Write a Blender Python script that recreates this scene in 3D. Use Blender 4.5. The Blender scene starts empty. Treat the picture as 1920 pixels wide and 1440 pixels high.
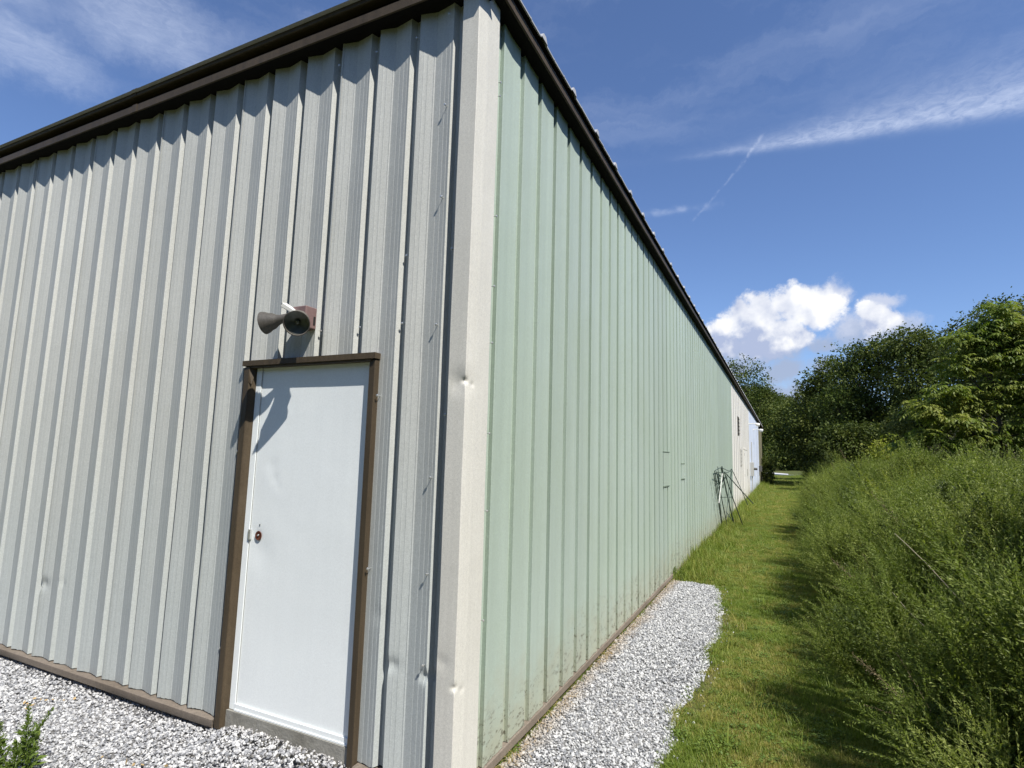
import bpy, bmesh, math, random
import numpy as np
from mathutils import Vector, Matrix
R = math.radians
random.seed(7); rng = np.random.default_rng(7)
scene = bpy.context.scene
COL = scene.collection

# ------------------------------------------------------------------ camera
cam_d = bpy.data.cameras.new('camera'); cam = bpy.data.objects.new('camera', cam_d); COL.objects.link(cam)
cam_d.sensor_width = 36.0; cam_d.lens = 19.77; cam_d.clip_start = 0.05; cam_d.clip_end = 3000
fw = Vector((-0.42978561, 0.89434487, 0.1242239)); rt = Vector((0.90244075, 0.43000048, 0.02646288)); up = Vector((0.02974939, -0.12347808, 0.99190127))
M = Matrix((rt, up, -fw)).transposed().to_4x4(); M.translation = Vector((1.50497753, -2.54681257, 1.62889903))
cam.matrix_world = M
scene.camera = cam
scene.render.resolution_x = 1024; scene.render.resolution_y = 768
scene.render.engine = 'CYCLES'

# ------------------------------------------------------------------ world
SUN = Vector((0.65, -0.37, 1.0)).normalized()
SUN_EL = math.asin(SUN.z); SUN_AZ = math.atan2(SUN.x, SUN.y)
world = bpy.data.worlds.new('World'); scene.world = world; world.use_nodes = True
scene.view_settings.view_transform = 'Standard'; scene.view_settings.look = 'None'
scene.view_settings.exposure = 0.5; scene.view_settings.gamma = 1.0
scene.view_settings.use_curve_mapping = False

class NT:
    """small node-tree helper"""
    def __init__(s, t): s.t = t; s.n = t.nodes; s.l = t.links
    def new(s, typ, **kw):
        n = s.n.new(typ)
        for k, v in kw.items(): setattr(n, k, v)
        return n
    def put(s, sock, v):
        if v is None: return
        if isinstance(v, bpy.types.NodeSocket): s.l.new(v, sock)
        elif isinstance(v, (int, float)) and sock.type in ('RGBA',): sock.default_value = (v, v, v, 1)
        elif isinstance(v, tuple) and sock.type == 'RGBA' and len(v) == 3: sock.default_value = (*v, 1)
        else: sock.default_value = v
    def m(s, op, a, b=None, c=None, clamp=False):
        n = s.new('ShaderNodeMath', operation=op, use_clamp=clamp)
        s.put(n.inputs[0], a); s.put(n.inputs[1], b); s.put(n.inputs[2], c); return n.outputs[0]
    def v(s, op, a, b=None, out=0):
        n = s.new('ShaderNodeVectorMath', operation=op); s.put(n.inputs[0], a)
        if b is not None:
            if op == 'SCALE': s.put(n.inputs['Scale'], b)
            else: s.put(n.inputs[1], b)
        return n.outputs[out]
    def ss(s, x, a, b, lo=0.0, hi=1.0, kind='SMOOTHSTEP'):
        n = s.new('ShaderNodeMapRange', interpolation_type=kind)
        s.put(n.inputs[0], x); s.put(n.inputs[1], a); s.put(n.inputs[2], b); s.put(n.inputs[3], lo); s.put(n.inputs[4], hi); return n.outputs[0]
    def mix(s, f, a, b, mode='MIX'):
        n = s.new('ShaderNodeMix', data_type='RGBA', blend_type=mode)
        s.put(n.inputs[0], f); s.put(n.inputs[6], a); s.put(n.inputs[7], b); return n.outputs[2]
    def noise(s, vec, scale, detail=4, rough=.55, dist=0.0, col=False):
        n = s.new('ShaderNodeTexNoise'); s.put(n.inputs['Vector'], vec); n.inputs['Scale'].default_value = scale
        n.inputs['Detail'].default_value = detail; n.inputs['Roughness'].default_value = rough; n.inputs['Distortion'].default_value = dist
        return n.outputs[1 if col else 0]
    def xyz(s, v):
        n = s.new('ShaderNodeSeparateXYZ'); s.put(n.inputs[0], v); return n.outputs
    def comb(s, x, y, z):
        n = s.new('ShaderNodeCombineXYZ'); s.put(n.inputs[0], x); s.put(n.inputs[1], y); s.put(n.inputs[2], z); return n.outputs[0]

def build_sky():
    t = NT(world.node_tree); t.n.clear()
    sky = t.new('ShaderNodeTexSky', sky_type='NISHITA'); sky.sun_disc = False
    sky.sun_elevation = SUN_EL; sky.sun_rotation = SUN_AZ; sky.altitude = 250
    sky.air_density = 1.0; sky.dust_density = 0.15; sky.ozone_density = 2.6
    d = t.new('ShaderNodeTexCoord').outputs['Generated']
    x, y, z = t.xyz(d)[0:3]
    az = t.m('MULTIPLY', t.m('ARCTAN2', x, y), 57.2958)
    el = t.m('MULTIPLY', t.m('ARCSINE', z), 57.2958)
    P = t.comb(az, el, 0.0)
    # billowy warp
    wv = t.v('SUBTRACT', t.noise(d, 11, 8, .66, col=True), (.5, .5, .5))
    Pw = t.v('ADD', P, t.v('MULTIPLY', wv, (5.5, 3.6, 0)))
    def field(P_, blobs):
        f = None
        for (a, e, ra, re) in blobs:
            v = t.v('LENGTH', t.v('MULTIPLY', t.v('SUBTRACT', P_, (a, e, 0)), (1/ra, 1/re, 0)), out=1)
            g = t.m('SUBTRACT', 1.0, v)
            f = g if f is None else t.m('MAXIMUM', f, g)
        return f
    n1 = t.noise(d, 26, 9, .6)
    n2 = t.noise(t.v('ADD', d, (.006, -.004, .012)), 26, 9, .6)
    core = [(-5.4, 12.2, 2.3, 1.7), (-3.3, 13.2, 2.6, 2.1), (-1.2, 13.9, 3.0, 2.2), (1.8, 14.4, 3.0, 2.4), (3.4, 13.6, 2.6, 2.2),
            (-1.5, 12.2, 4.6, 2.0), (-4.6, 11.0, 3.4, 2.0), (-1.4, 10.7, 3.6, 2.0), (1.2, 11.2, 1.8, 1.6), (7.9, 12.1, 2.2, 1.9), (7.0, 13.0, 1.7, 1.2)]
    soft = [(-3.8, 10.6, 5.6, 3.0), (-1.0, 10.6, 4.6, 2.8), (-6.5, 10, 3.5, 2.4), (4.6, 14.6, 1.8, 1.4), (8.4, 13.9, 2.3, .9), (9.5, 11.2, 2.4, 1.7), (3.6, 10.3, 1.8, 1.2), (5.8, 11.6, 2.4, 2.0),
            (0.2, 8.0, 2.6, 1.6), (-3.4, 8.6, 3.4, 1.7), (3.5, 8.2, 2.0, 1.6), (0.0, 6.0, 4, 1.6),
            # the same field of low clouds carries on outside the picture
            (38, 14, 6, 3), (45, 12, 7, 2.5), (62, 17, 5, 3), (-110, 15, 8, 3.5), (-100, 13, 7, 2.5), (130, 18, 8, 3), (175, 14, 10, 3), (-150, 17, 8, 4)]
    fc = t.m('ADD', field(Pw, core), t.m('MULTIPLY', t.m('SUBTRACT', n1, .5), 1.1))
    fs = t.m('ADD', field(Pw, soft), t.m('MULTIPLY', t.m('SUBTRACT', n1, .5), 1.3))
    dc = t.m('MULTIPLY', t.ss(fc, .10, .46), .97); ds = t.m('MULTIPLY', t.ss(fs, 0.0, .75), .86)
    relief = t.m('ADD', t.m('MULTIPLY', t.m('SUBTRACT', n1, n2), 1.1), t.m('MULTIPLY', t.m('SUBTRACT', t.noise(d, 13, 3, .5), t.noise(t.v('ADD', d, (.012, -.006, .02)), 13, 3, .5)), 2.6))
    lowd = t.ss(t.m('ADD', el, t.m('MULTIPLY', t.m('SUBTRACT', n1, .5), 5.0)), 10.3, 12.9)
    lit = t.m('ADD', t.m('ADD', .02, t.m('MULTIPLY', lowd, .72)), relief, clamp=True)
    cc = t.mix(lit, (3.7, 4.3, 6.0), (8.4, 8.45, 8.6))
    cs = t.mix(lowd, (3.3, 3.9, 5.3), (5.4, 5.8, 7.0))
    # streaks
    st = t.noise(t.v('MULTIPLY', t.v('ADD', P, t.v('MULTIPLY', wv, (14, 5, 0))), (.035, .22, 1)), 1.0, 6, .6, .2)
    fine = t.noise(t.v('MULTIPLY', P, (.45, 1.2, 1)), 1.6, 8, .68, .8)
    # big contrail, spreading to the right
    u = t.m('DIVIDE', t.m('ADD', az, 11.0), 30.0)
    cen = t.m('SUBTRACT', 28.35, t.m('MULTIPLY', 1.75, t.m('POWER', t.m('MAXIMUM', u, 0.0), 2.6)))
    cen = t.m('ADD', cen, t.m('MULTIPLY', t.m('SUBTRACT', t.noise(P, .35, 4, .6), .5), .7))
    off = t.m('SUBTRACT', el, cen)
    wlow = t.ss(u, 0, 1, .22, .75, 'LINEAR'); whi = t.ss(u, .25, 1, .35, 2.3, 'LINEAR')
    dn = t.m('EXPONENT', t.m('MULTIPLY', -1.0, t.m('POWER', t.m('DIVIDE', t.m('ABSOLUTE', t.m('MINIMUM', off, 0.0)), wlow), 2.0)))
    upg = t.m('EXPONENT', t.m('MULTIPLY', -1.0, t.m('POWER', t.m('DIVIDE', t.m('MAXIMUM', off, 0.0), whi), 1.3)))
    trail = t.m('MULTIPLY', t.m('MULTIPLY', dn, upg), t.ss(fine, .25, .75, .30, .85))
    trail = t.m('MULTIPLY', trail, t.ss(u, -.02, .55, 0.0, .68))
    def seg(p, q, w, k, patch):
        L = math.hypot(q[0]-p[0], q[1]-p[1]); ux, uy = (q[0]-p[0])/L, (q[1]-p[1])/L
        rel = t.v('SUBTRACT', P, (p[0], p[1], 0))
        al = t.v('DOT_PRODUCT', rel, (ux, uy, 0), out=1); ac = t.v('DOT_PRODUCT', rel, (-uy, ux, 0), out=1)
        ac = t.m('ADD', ac, t.m('MULTIPLY', t.m('SUBTRACT', fine, .5), w*2))
        g = t.m('EXPONENT', t.m('MULTIPLY', -1.0, t.m('POWER', t.m('DIVIDE', t.m('ABSOLUTE', ac), w), 2.0)))
        g = t.m('MULTIPLY', g, t.m('MULTIPLY', t.ss(al, -.4, .9), t.ss(al, L+.4, L-.9)))
        return t.m('MULTIPLY', g, t.ss(t.noise(P, patch, 2, .5), .42, .62, .12*k, k))
    minor = t.m('ADD', seg((-7.6, 22.6), (-3.2, 26.7), .11, .13, 1.4), seg((-3.2, 26.7), (-.6, 29.4), .16, .22, 1.3))
    minor = t.m('ADD', minor, seg((-13.0, 23.6), (-4.6, 24.0), .28, .22, .5))
    # cirrus veils
    veil = t.m('MULTIPLY', t.ss(st, .42, .8), .15)
    veil = t.m('MULTIPLY', veil, t.ss(el, 26, 33))
    left_patch = t.m('MULTIPLY', t.ss(field(t.v('ADD', P, t.v('MULTIPLY', wv, (9, 6, 0))), [(-70, 28.2, 8, 3.4), (-62, 33, 12, 4), (-76, 32, 10, 7)]), 0, .9), t.ss(fine, .28, .75, .22, .36))
    high = t.m('ADD', t.m('ADD', trail, minor), t.m('ADD', veil, left_patch), clamp=True)
    c = t.mix(1.0, sky.outputs[0], (.96, 1.04, 1.25), 'MULTIPLY')
    c = t.mix(high, c, (6.6, 7.3, 8.9))
    c = t.mix(ds, c, cs)
    c = t.mix(dc, c, cc)
    bg = t.new('ShaderNodeBackground'); t.l.new(c, bg.inputs[0]); bg.inputs[1].default_value = 0.088
    o = t.new('ShaderNodeOutputWorld'); t.l.new(bg.outputs[0], o.inputs[0])
build_sky()
sd = bpy.data.lights.new('sun', 'SUN'); sd.energy = 5.0; sd.angle = R(.53); sd.color = (1.0, .965, .905)
sun = bpy.data.objects.new('sun', sd); COL.objects.link(sun)
sun.rotation_euler = (-SUN).to_track_quat('-Z', 'Y').to_euler(); sun.location = (20, -20, 40)

# ------------------------------------------------------------------ helpers
def props(o, label=None, cat=None, group=None, kind=None):
    if label: o['label'] = label
    if cat: o['category'] = cat
    if group: o['group'] = group
    if kind: o['kind'] = kind
    return o
def empty(name, loc=(0, 0, 0), **kw):
    o = bpy.data.objects.new(name, None); COL.objects.link(o); o.location = loc; o.empty_display_size = .2
    return props(o, **kw)
def mesh_obj(name, verts, faces, mat, parent=None, smooth=None, link=True, **kw):
    me = bpy.data.meshes.new(name); me.from_pydata([tuple(v) for v in verts], [], faces); me.update()
    if mat: me.materials.append(mat)
    if smooth is not None:
        me.polygons.foreach_set('use_smooth', [True]*len(me.polygons)); me.set_sharp_from_angle(angle=R(smooth))
    o = bpy.data.objects.new(name, me)
    if link: COL.objects.link(o)
    if parent: o.parent = parent
    return props(o, **kw)
class MB:
    """collects boxes, tubes and lathes for one mesh object"""
    def __init__(s): s.v = []; s.f = []
    def add(s, v, f):
        b = len(s.v); s.v += [tuple(p) for p in v]; s.f += [tuple(b+i for i in q) for q in f]
    def box(s, a, b):
        (x0, y0, z0), (x1, y1, z1) = a, b
        s.add([(x0, y0, z0), (x1, y0, z0), (x1, y1, z0), (x0, y1, z0), (x0, y0, z1), (x1, y0, z1), (x1, y1, z1), (x0, y1, z1)],
              [(0, 3, 2, 1), (4, 5, 6, 7), (0, 1, 5, 4), (1, 2, 6, 5), (2, 3, 7, 6), (3, 0, 4, 7)])
    def tube(s, pts, r, n=8, cap=True):
        pts = [Vector(p) for p in pts]; rs = r if isinstance(r, (list, tuple)) else [r]*len(pts)
        rings = []; ref = Vector((0, 0, 1))
        for i, p in enumerate(pts):
            d = (pts[min(i+1, len(pts)-1)]-pts[max(i-1, 0)]).normalized()
            a = d.cross(ref if abs(d.dot(ref)) < .95 else Vector((1, 0, 0))).normalized(); b = d.cross(a)
            rings.append([p+(a*math.cos(2*math.pi*k/n)+b*math.sin(2*math.pi*k/n))*rs[i] for k in range(n)])
        v = [q for g in rings for q in g]; f = []
        for i in range(len(pts)-1):
            for k in range(n): f.append((i*n+k, i*n+(k+1) % n, (i+1)*n+(k+1) % n, (i+1)*n+k))
        if cap: f.append(tuple(range(n))[::-1]); f.append(tuple((len(pts)-1)*n+k for k in range(n)))
        s.add(v, f)
    def lathe(s, prof, org, axis, n=28):
        """prof: list of (along, radius)"""
        axis = Vector(axis).normalized(); a = axis.cross(Vector((0, 0, 1))).normalized(); b = axis.cross(a); org = Vector(org)
        v = []; f = []
        for (t_, r_) in prof:
            for k in range(n): v.append(org+axis*t_+(a*math.cos(2*math.pi*k/n)+b*math.sin(2*math.pi*k/n))*r_)
        for i in range(len(prof)-1):
            for k in range(n): f.append((i*n+k, i*n+(k+1) % n, (i+1)*n+(k+1) % n, (i+1)*n+k))
        s.add(v, f)
    def build(s, name, mat, parent=None, smooth=None, **kw): return mesh_obj(name, s.v, s.f, mat, parent, smooth, **kw)
    def fix(s):
        return s
def bevel(o, w=.003, seg=2):
    bm = bmesh.new(); bm.from_mesh(o.data); bmesh.ops.recalc_face_normals(bm, faces=bm.faces)
    bmesh.ops.bevel(bm, geom=[e for e in bm.edges if len(e.link_faces) == 2 and e.calc_face_angle(0) > .6], offset=w, segments=seg, profile=.5, affect='EDGES')
    bm.to_mesh(o.data); bm.free(); return o

# ------------------------------------------------------------------ materials
def new_mat(name):
    m = bpy.data.materials.new(name); m.use_nodes = True; t = NT(m.node_tree); t.n.clear()
    out = t.new('ShaderNodeOutputMaterial'); return m, t, out
def principled(t, out, col, rough, spec=.5, metal=0.0, bump=None, bump_s=.2, bump_d=.002):
    p = t.new('ShaderNodeBsdfPrincipled'); t.put(p.inputs['Base Color'], col); t.put(p.inputs['Roughness'], rough)
    t.put(p.inputs['Metallic'], metal); p.inputs['Specular IOR Level'].default_value = spec
    if bump is not None:
        b = t.new('ShaderNodeBump'); b.inputs['Strength'].default_value = bump_s; b.inputs['Distance'].default_value = bump_d
        t.put(b.inputs['Height'], bump); t.l.new(b.outputs[0], p.inputs['Normal'])
    t.l.new(p.outputs[0], out.inputs[0]); return p
def pos(t): return t.new('ShaderNodeNewGeometry').outputs['Position']

def paint(name, base, base2=None, rough=.48, speck=.10, dirt=None, foot=None, streak=.035, low=None, spec=.4, rnd=.05):
    """weathered factory paint on sheet metal: chalky speckle, faint vertical streaks, soiled foot"""
    m, t, out = new_mat(name); p = pos(t); x, y, z = t.xyz(p)[0:3]
    c = base
    big = t.noise(p, .9, 4, .6)
    c = t.mix(t.ss(big, .35, .68), base, base2 or tuple(b*.93 for b in base))
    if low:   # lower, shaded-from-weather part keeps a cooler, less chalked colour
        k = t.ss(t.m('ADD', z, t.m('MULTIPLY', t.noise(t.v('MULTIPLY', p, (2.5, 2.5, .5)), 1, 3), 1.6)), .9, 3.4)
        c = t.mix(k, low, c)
    st = t.noise(t.v('MULTIPLY', p, (24, 24, .45)), 1, 4, .6)
    c = t.mix(1.0, c, t.comb(*[t.ss(st, .3, .7, 1-streak, 1+streak*.6)]*3), 'MULTIPLY')
    sp = t.noise(p, 210, 2, .7); sp2 = t.noise(p, 75, 3, .7)
    k = t.m('ADD', t.ss(sp, .33, .67, -speck, speck), t.ss(sp2, .35, .65, -speck*.5, speck*.5))
    c = t.mix(1.0, c, t.comb(*[t.m('ADD', 1.0, k)]*3), 'MULTIPLY')
    # odd scuffs
    sc = t.ss(t.noise(t.v('MULTIPLY', p, (9, 9, 5)), 2.2, 6, .75), .70, .78)
    c = t.mix(t.m('MULTIPLY', sc, .35), c, tuple(b*.55 for b in base))
    if foot:
        zz = t.m('ADD', z, t.m('MULTIPLY', t.m('SUBTRACT', t.noise(t.v('MULTIPLY', p, (5, 3, 6)), 1.5, 5, .65), .5), .9))
        c = t.mix(t.ss(zz, .55, -.12, 0, .62), c, foot)
        blot = t.m('MULTIPLY', t.ss(t.noise(t.v('MULTIPLY', p, (20, 9, 20)), 1.8, 6, .72), .53, .62), t.ss(t.m('ADD', z, t.m('MULTIPLY', t.m('SUBTRACT', t.noise(p, 1.1, 2), .5), 1.0)), .42, .0))
        c = t.mix(t.m('MULTIPLY', blot, .8), c, (.09, .075, .05))
    ob = t.new('ShaderNodeObjectInfo').outputs['Random']
    c = t.mix(1.0, c, t.comb(*[t.ss(ob, 0, 1, 1-rnd, 1+rnd, 'LINEAR')]*3), 'MULTIPLY')
    bm = t.m('ADD', t.m('MULTIPLY', sp, .6), t.m('MULTIPLY', t.noise(p, 3.2, 2, .5), 6.0))
    principled(t, out, c, t.ss(sp2, .3, .7, rough-.06, rough+.1), spec, 0, bm, .22, .0022)
    return m
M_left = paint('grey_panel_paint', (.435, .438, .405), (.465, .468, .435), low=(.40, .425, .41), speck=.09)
M_green = paint('green_panel_paint', (.378, .448, .37), (.395, .465, .40), foot=(.36, .35, .25), speck=.08, rough=.5)
M_white = paint('white_panel_paint', (.74, .72, .67), (.70, .68, .62), foot=(.5, .46, .36), speck=.05, rnd=.02)
M_blue = paint('pale_blue_panel_paint', (.60, .66, .76), (.66, .70, .78), foot=(.4, .42, .42), speck=.05)
M_tan = paint('tan_panel_paint', (.26, .24, .16), speck=.05)
M_trim = paint('cream_trim_paint', (.62, .60, .535), (.59, .57, .505), speck=.09, streak=.04, rough=.5)
M_door = paint('white_door_paint', (.83, .86, .845), (.80, .83, .82), speck=.035, streak=.010, rough=.42)
M_brown = paint('brown_trim_paint', (.058, .043, .026), (.080, .060, .038), speck=.16, streak=.16, rough=.5, spec=.22)
M_roofp = paint('galvanised_roof_sheet', (.42, .42, .42), (.36, .36, .36), rough=.4, speck=.08)
M_base = paint('soiled_base_trim_paint', (.20, .165, .13), (.15, .12, .09), speck=.2, streak=.1, rough=.7)
M_soffit = paint('eave_shade_black', (.008, .007, .006), rough=.8, spec=.12)  # eave and recess shade put into the colour, near black with low gloss
M_fix = paint('bronze_lamp_paint', (.075, .068, .058), (.12, .11, .095), speck=.2, rough=.5)
M_mauve = paint('faded_maroon_box_paint', (.17, .105, .10), (.20, .13, .12), speck=.1, rough=.55)
M_wplastic = paint('white_plastic', (.75, .74, .68), speck=.03, rough=.4)
M_dgreen = paint('dark_green_metal_paint', (.035, .06, .05), (.06, .08, .065), speck=.2, rough=.5)
def simple(name, col, rough=.6, spec=.5, metal=0.0, var=.15, sc=40):
    m, t, out = new_mat(name); p = pos(t); n = t.noise(p, sc, 4, .65)
    c = t.mix(n, tuple(a*(1-var) for a in col), tuple(a*(1+var) for a in col))
    principled(t, out, c, rough, spec, metal, n, .2, .003); return m
M_steel = simple('zinc_screw', (.62, .62, .60), .35, .6, .7)
M_rust = simple('rusty_knob_hole', (.10, .03, .015), .8, .2, 0, .8, 120)
M_black = simple('black_shadow_gap', (.012, .012, .011), .8)
M_patch = simple('weathered_green_flashing', (.20, .25, .19), .7)
M_slot = simple('dark_louvre', (.09, .085, .075), .6)
M_greyl = simple('grey_louvre', (.42, .41, .37), .6)
M_bark = simple('bark', (.07, .058, .045), .9, .2, 0, .5, 14)
M_twig = simple('pale_dry_stem', (.34, .30, .22), .8, .2, 0, .2, 20)
def concrete():
    m, t, out = new_mat('rough_concrete'); p = pos(t); n = t.noise(p, 22, 8, .7); b = t.noise(p, 2.5, 4)
    c = t.mix(n, (.20, .19, .165), (.36, .35, .31)); c = t.mix(t.ss(b, .4, .7, 0, .5), c, (.13, .12, .09))
    principled(t, out, c, .9, .2, 0, n, .8, .01); return m
M_conc = concrete()
def glass_lens():
    m, t, out = new_mat('reflector_lens'); p = pos(t); n = t.noise(p, 30, 3, .5)
    pr = principled(t, out, t.mix(n, (.03, .035, .028), (.12, .13, .11)), .34, .6, .3); pr.inputs['Coat Weight'].default_value = .15; return m
M_lens = glass_lens()

def leaf_mat(name, cols, trans=.35, rough=.55, spec=.3, nscale=.8):
    """cols: list of 3 colours; varies per instance/leaf attribute and by position"""
    m, t, out = new_mat(name); p = pos(t)
    at = t.new('ShaderNodeAttribute', attribute_name='rnd'); at.attribute_type = 'GEOMETRY'
    ob = t.new('ShaderNodeObjectInfo').outputs['Random']
    r = t.m('FRACT', t.m('ADD', at.outputs['Fac'], t.m('MULTIPLY', ob, 3.7)))
    big = t.noise(p, nscale, 3, .6)
    k = t.m('ADD', t.m('MULTIPLY', r, .55), t.m('MULTIPLY', t.ss(big, .3, .7), .5), clamp=True)
    c = t.mix(t.ss(k, 0, .55, kind='LINEAR'), cols[0], cols[1]); c = t.mix(t.ss(k, .5, 1, kind='LINEAR'), c, cols[2])
    pr = t.new('ShaderNodeBsdfPrincipled'); t.put(pr.inputs['Base Color'], c); pr.inputs['Roughness'].default_value = rough; pr.inputs['Specular IOR Level'].default_value = spec
    tr = t.new('ShaderNodeBsdfTranslucent'); t.put(tr.inputs[0], t.mix(1.0, c, (1.15, 1.25, .55), 'MULTIPLY'))
    mx = t.new('ShaderNodeMixShader'); mx.inputs[0].default_value = trans
    t.l.new(pr.outputs[0], mx.inputs[1]); t.l.new(tr.outputs[0], mx.inputs[2]); t.l.new(mx.outputs[0], out.inputs[0]); return m
M_weed = leaf_mat('mugwort_leaf', [(.085, .125, .022), (.170, .215, .042), (.32, .35, .095)], .40)
M_weedstem = simple('weed_stem', (.11, .13, .05), .7, .3, 0, .3, 30)
M_darkleaf = leaf_mat('dark_tree_leaf', [(.028, .042, .009), (.072, .095, .020), (.15, .165, .040)], .22, .6, .15)
M_midleaf = leaf_mat('mid_green_tree_leaf', [(.028, .048, .011), (.068, .094, .020), (.15, .165, .034)], .25, .6, .15)
M_lightleaf = leaf_mat('yellow_green_leaf', [(.085, .135, .022), (.155, .205, .036), (.26, .275, .06)], .42)
M_shrubleaf = leaf_mat('bright_shrub_leaf', [(.11, .16, .02), (.20, .24, .03), (.3, .3, .05)], .4)
M_brownleaf = leaf_mat('brownish_shrub_leaf', [(.05, .055, .025), (.09, .085, .045), (.15, .12, .075)], .25)
M_smallweed = leaf_mat('small_weed_leaf', [(.07, .12, .02), (.13, .19, .035), (.22, .27, .06)], .35)

def grass_blade_mat():
    m, t, out = new_mat('grass_blade'); p = pos(t); x, y, z = t.xyz(p)[0:3]
    ob = t.new('ShaderNodeObjectInfo').outputs['Random']
    at = t.new('ShaderNodeAttribute', attribute_name='rnd').outputs['Fac']
    g = t.mix(at, (.125, .185, .024), (.235, .295, .048)); dry = t.mix(at, (.29, .26, .065), (.44, .36, .12))
    mid = t.m('SUBTRACT', 1.0, t.m('MULTIPLY', .75, t.m('ABSOLUTE', t.m('SUBTRACT', x, 1.35))), clamp=True)
    wn = t.noise(p, 1.3, 4, .65)
    k = t.m('MULTIPLY', t.ss(t.m('ADD', wn, t.m('MULTIPLY', t.m('SUBTRACT', ob, .5), .34)), .42, .68), t.m('ADD', .25, t.m('MULTIPLY', mid, .6)))
    k = t.m('ADD', k, t.ss(ob, .9, .97, 0, .5), clamp=True)
    c = t.mix(k, g, dry)
    pr = t.new('ShaderNodeBsdfPrincipled'); t.put(pr.inputs['Base Color'], c); pr.inputs['Roughness'].default_value = .5; pr.inputs['Specular IOR Level'].default_value = .3
    tr = t.new('ShaderNodeBsdfTranslucent'); t.put(tr.inputs[0], t.mix(1.0, c, (1.1, 1.2, .6), 'MULTIPLY'))
    mx = t.new('ShaderNodeMixShader'); mx.inputs[0].default_value = .35
    t.l.new(pr.outputs[0], mx.inputs[1]); t.l.new(tr.outputs[0], mx.inputs[2]); t.l.new(mx.outputs[0], out.inputs[0]); return m
M_grass = grass_blade_mat()
def lawn_mat():
    m, t, out = new_mat('lawn_soil_and_thatch'); p = pos(t); x, y, z = t.xyz(p)[0:3]
    n = t.noise(p, 55, 6, .7); b = t.noise(p, 1.3, 4, .65)
    c = t.mix(n, (.045, .055, .016), (.10, .115, .035))
    mid = t.m('SUBTRACT', 1.0, t.m('MULTIPLY', .75, t.m('ABSOLUTE', t.m('SUBTRACT', x, 1.35))), clamp=True)
    c = t.mix(t.m('MULTIPLY', t.ss(b, .42, .68), t.m('ADD', .2, t.m('MULTIPLY', mid, .6))), c, t.mix(n, (.10, .085, .035), (.19, .16, .075)))
    principled(t, out, c, .95, .1, 0, n, .7, .02); return m
M_lawn = lawn_mat()
def gravel_base_mat():
    m, t, out = new_mat('gravel_fines'); p = pos(t)
    v = t.new('ShaderNodeTexVoronoi'); t.put(v.inputs['Vector'], p); v.inputs['Scale'].default_value = 75
    r = t.xyz(v.outputs['Color'])[0]
    c = t.mix(r, (.16, .155, .15), (.5, .49, .48)); c = t.mix(t.ss(v.outputs['Distance'], .25, .6, 0, .7), c, (.06, .058, .055))
    principled(t, out, c, .9, .2, 0, v.outputs['Distance'], -.8, .01); return m
M_gbase = gravel_base_mat()
def stone_mat():
    m, t, out = new_mat('marble_chip'); p = pos(t); x, y, z = t.xyz(p)[0:3]
    ob = t.new('ShaderNodeObjectInfo').outputs['Random']
    c = t.mix(t.ss(ob, 0, .45, kind='LINEAR'), (.15, .155, .165), (.36, .36, .365)); c = t.mix(t.ss(ob, .4, .9, kind='LINEAR'), c, (.56, .555, .54))
    n = t.noise(p, 130, 4, .65); c = t.mix(1.0, c, t.comb(*[t.ss(n, .3, .7, .82, 1.1)]*3), 'MULTIPLY')
    # soil-stained band of chips along the foot of the green wall
    xx = t.m('ADD', x, t.m('MULTIPLY', t.m('SUBTRACT', t.noise(p, 4.5, 4, .65), .5), .30))
    k = t.m('MULTIPLY', t.m('MULTIPLY', t.ss(xx, .20, .06), t.ss(y, -.1, .15)), .55)
    c = t.mix(k, c, (.30, .235, .155))
    principled(t, out, c, .6, .4, 0, n, .3, .003); return m
M_stone = stone_mat()
M_road = simple('pale_road', (.50, .49, .50), .85, .3, 0, .08, 3)
M_kerb = simple('white_kerb_paint', (.70, .69, .65), .7)
M_litter = simple('dry_straw', (.38, .27, .13), .9, .2, 0, .4, 50)
M_soil = simple('brown_soil', (.075, .055, .035), .95, .1, 0, .4, 30)

# ------------------------------------------------------------------ THE SETTING
GZ = -.10
gravel_edge = [(.03, 5.97), (.34, 6.02), (.60, 5.93), (.72, 5.55), (.79, 4.95), (.84, 4.45), (.90, 3.55), (.84, 3.1), (.90, 2.5), (.86, 2.05), (.80, 1.65), (.86, 1.2), (.84, .95), (.93, .4), (.98, -.3), (1.10, -1.2), (1.2, -3), (1.5, -9)]
def refine(poly, step, amp, seed):
    r = random.Random(seed); o = []
    for (a, b) in zip(poly, poly[1:]):
        L = math.dist(a, b); n = max(1, int(L/step))
        for i in range(n):
            k = i/n; o.append((a[0]+(b[0]-a[0])*k+r.uniform(-amp, amp), a[1]+(b[1]-a[1])*k+r.uniform(-amp, amp)))
    o.append(poly[-1]); return o
ge = refine(gravel_edge, .09, .022, 3)
gravel_poly = [(-14, .06), (.03, .06), (.03, 5.97)] + [q for q in ge[1:] if q[1] > -1.15] + [(.95, -1.45), (.2, -1.75), (-1.5, -1.6), (-3, -1.7), (-6, -1.55), (-14, -1.6)]
def inside(P, poly):
    x, y = P[:, 0], P[:, 1]; r = np.zeros(len(P), bool); n = len(poly)
    for i in range(n):
        (x1, y1), (x2, y2) = poly[i], poly[(i+1) % n]
        c = ((y1 > y) != (y2 > y)); 
        if y1 != y2: r ^= c & (x < (x2-x1)*(y-y1)/(y2-y1)+x1)
    return r
def edge_dist(P, line):
    d = np.full(len(P), 1e9)
    for (a, b) in zip(line, line[1:]):
        a = np.array(a); b = np.array(b); ab = b-a; k = np.clip(((P-a)@ab)/(ab@ab), 0, 1)
        d = np.minimum(d, np.linalg.norm(P-(a+k[:, None]*ab), axis=1))
    return d

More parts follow.
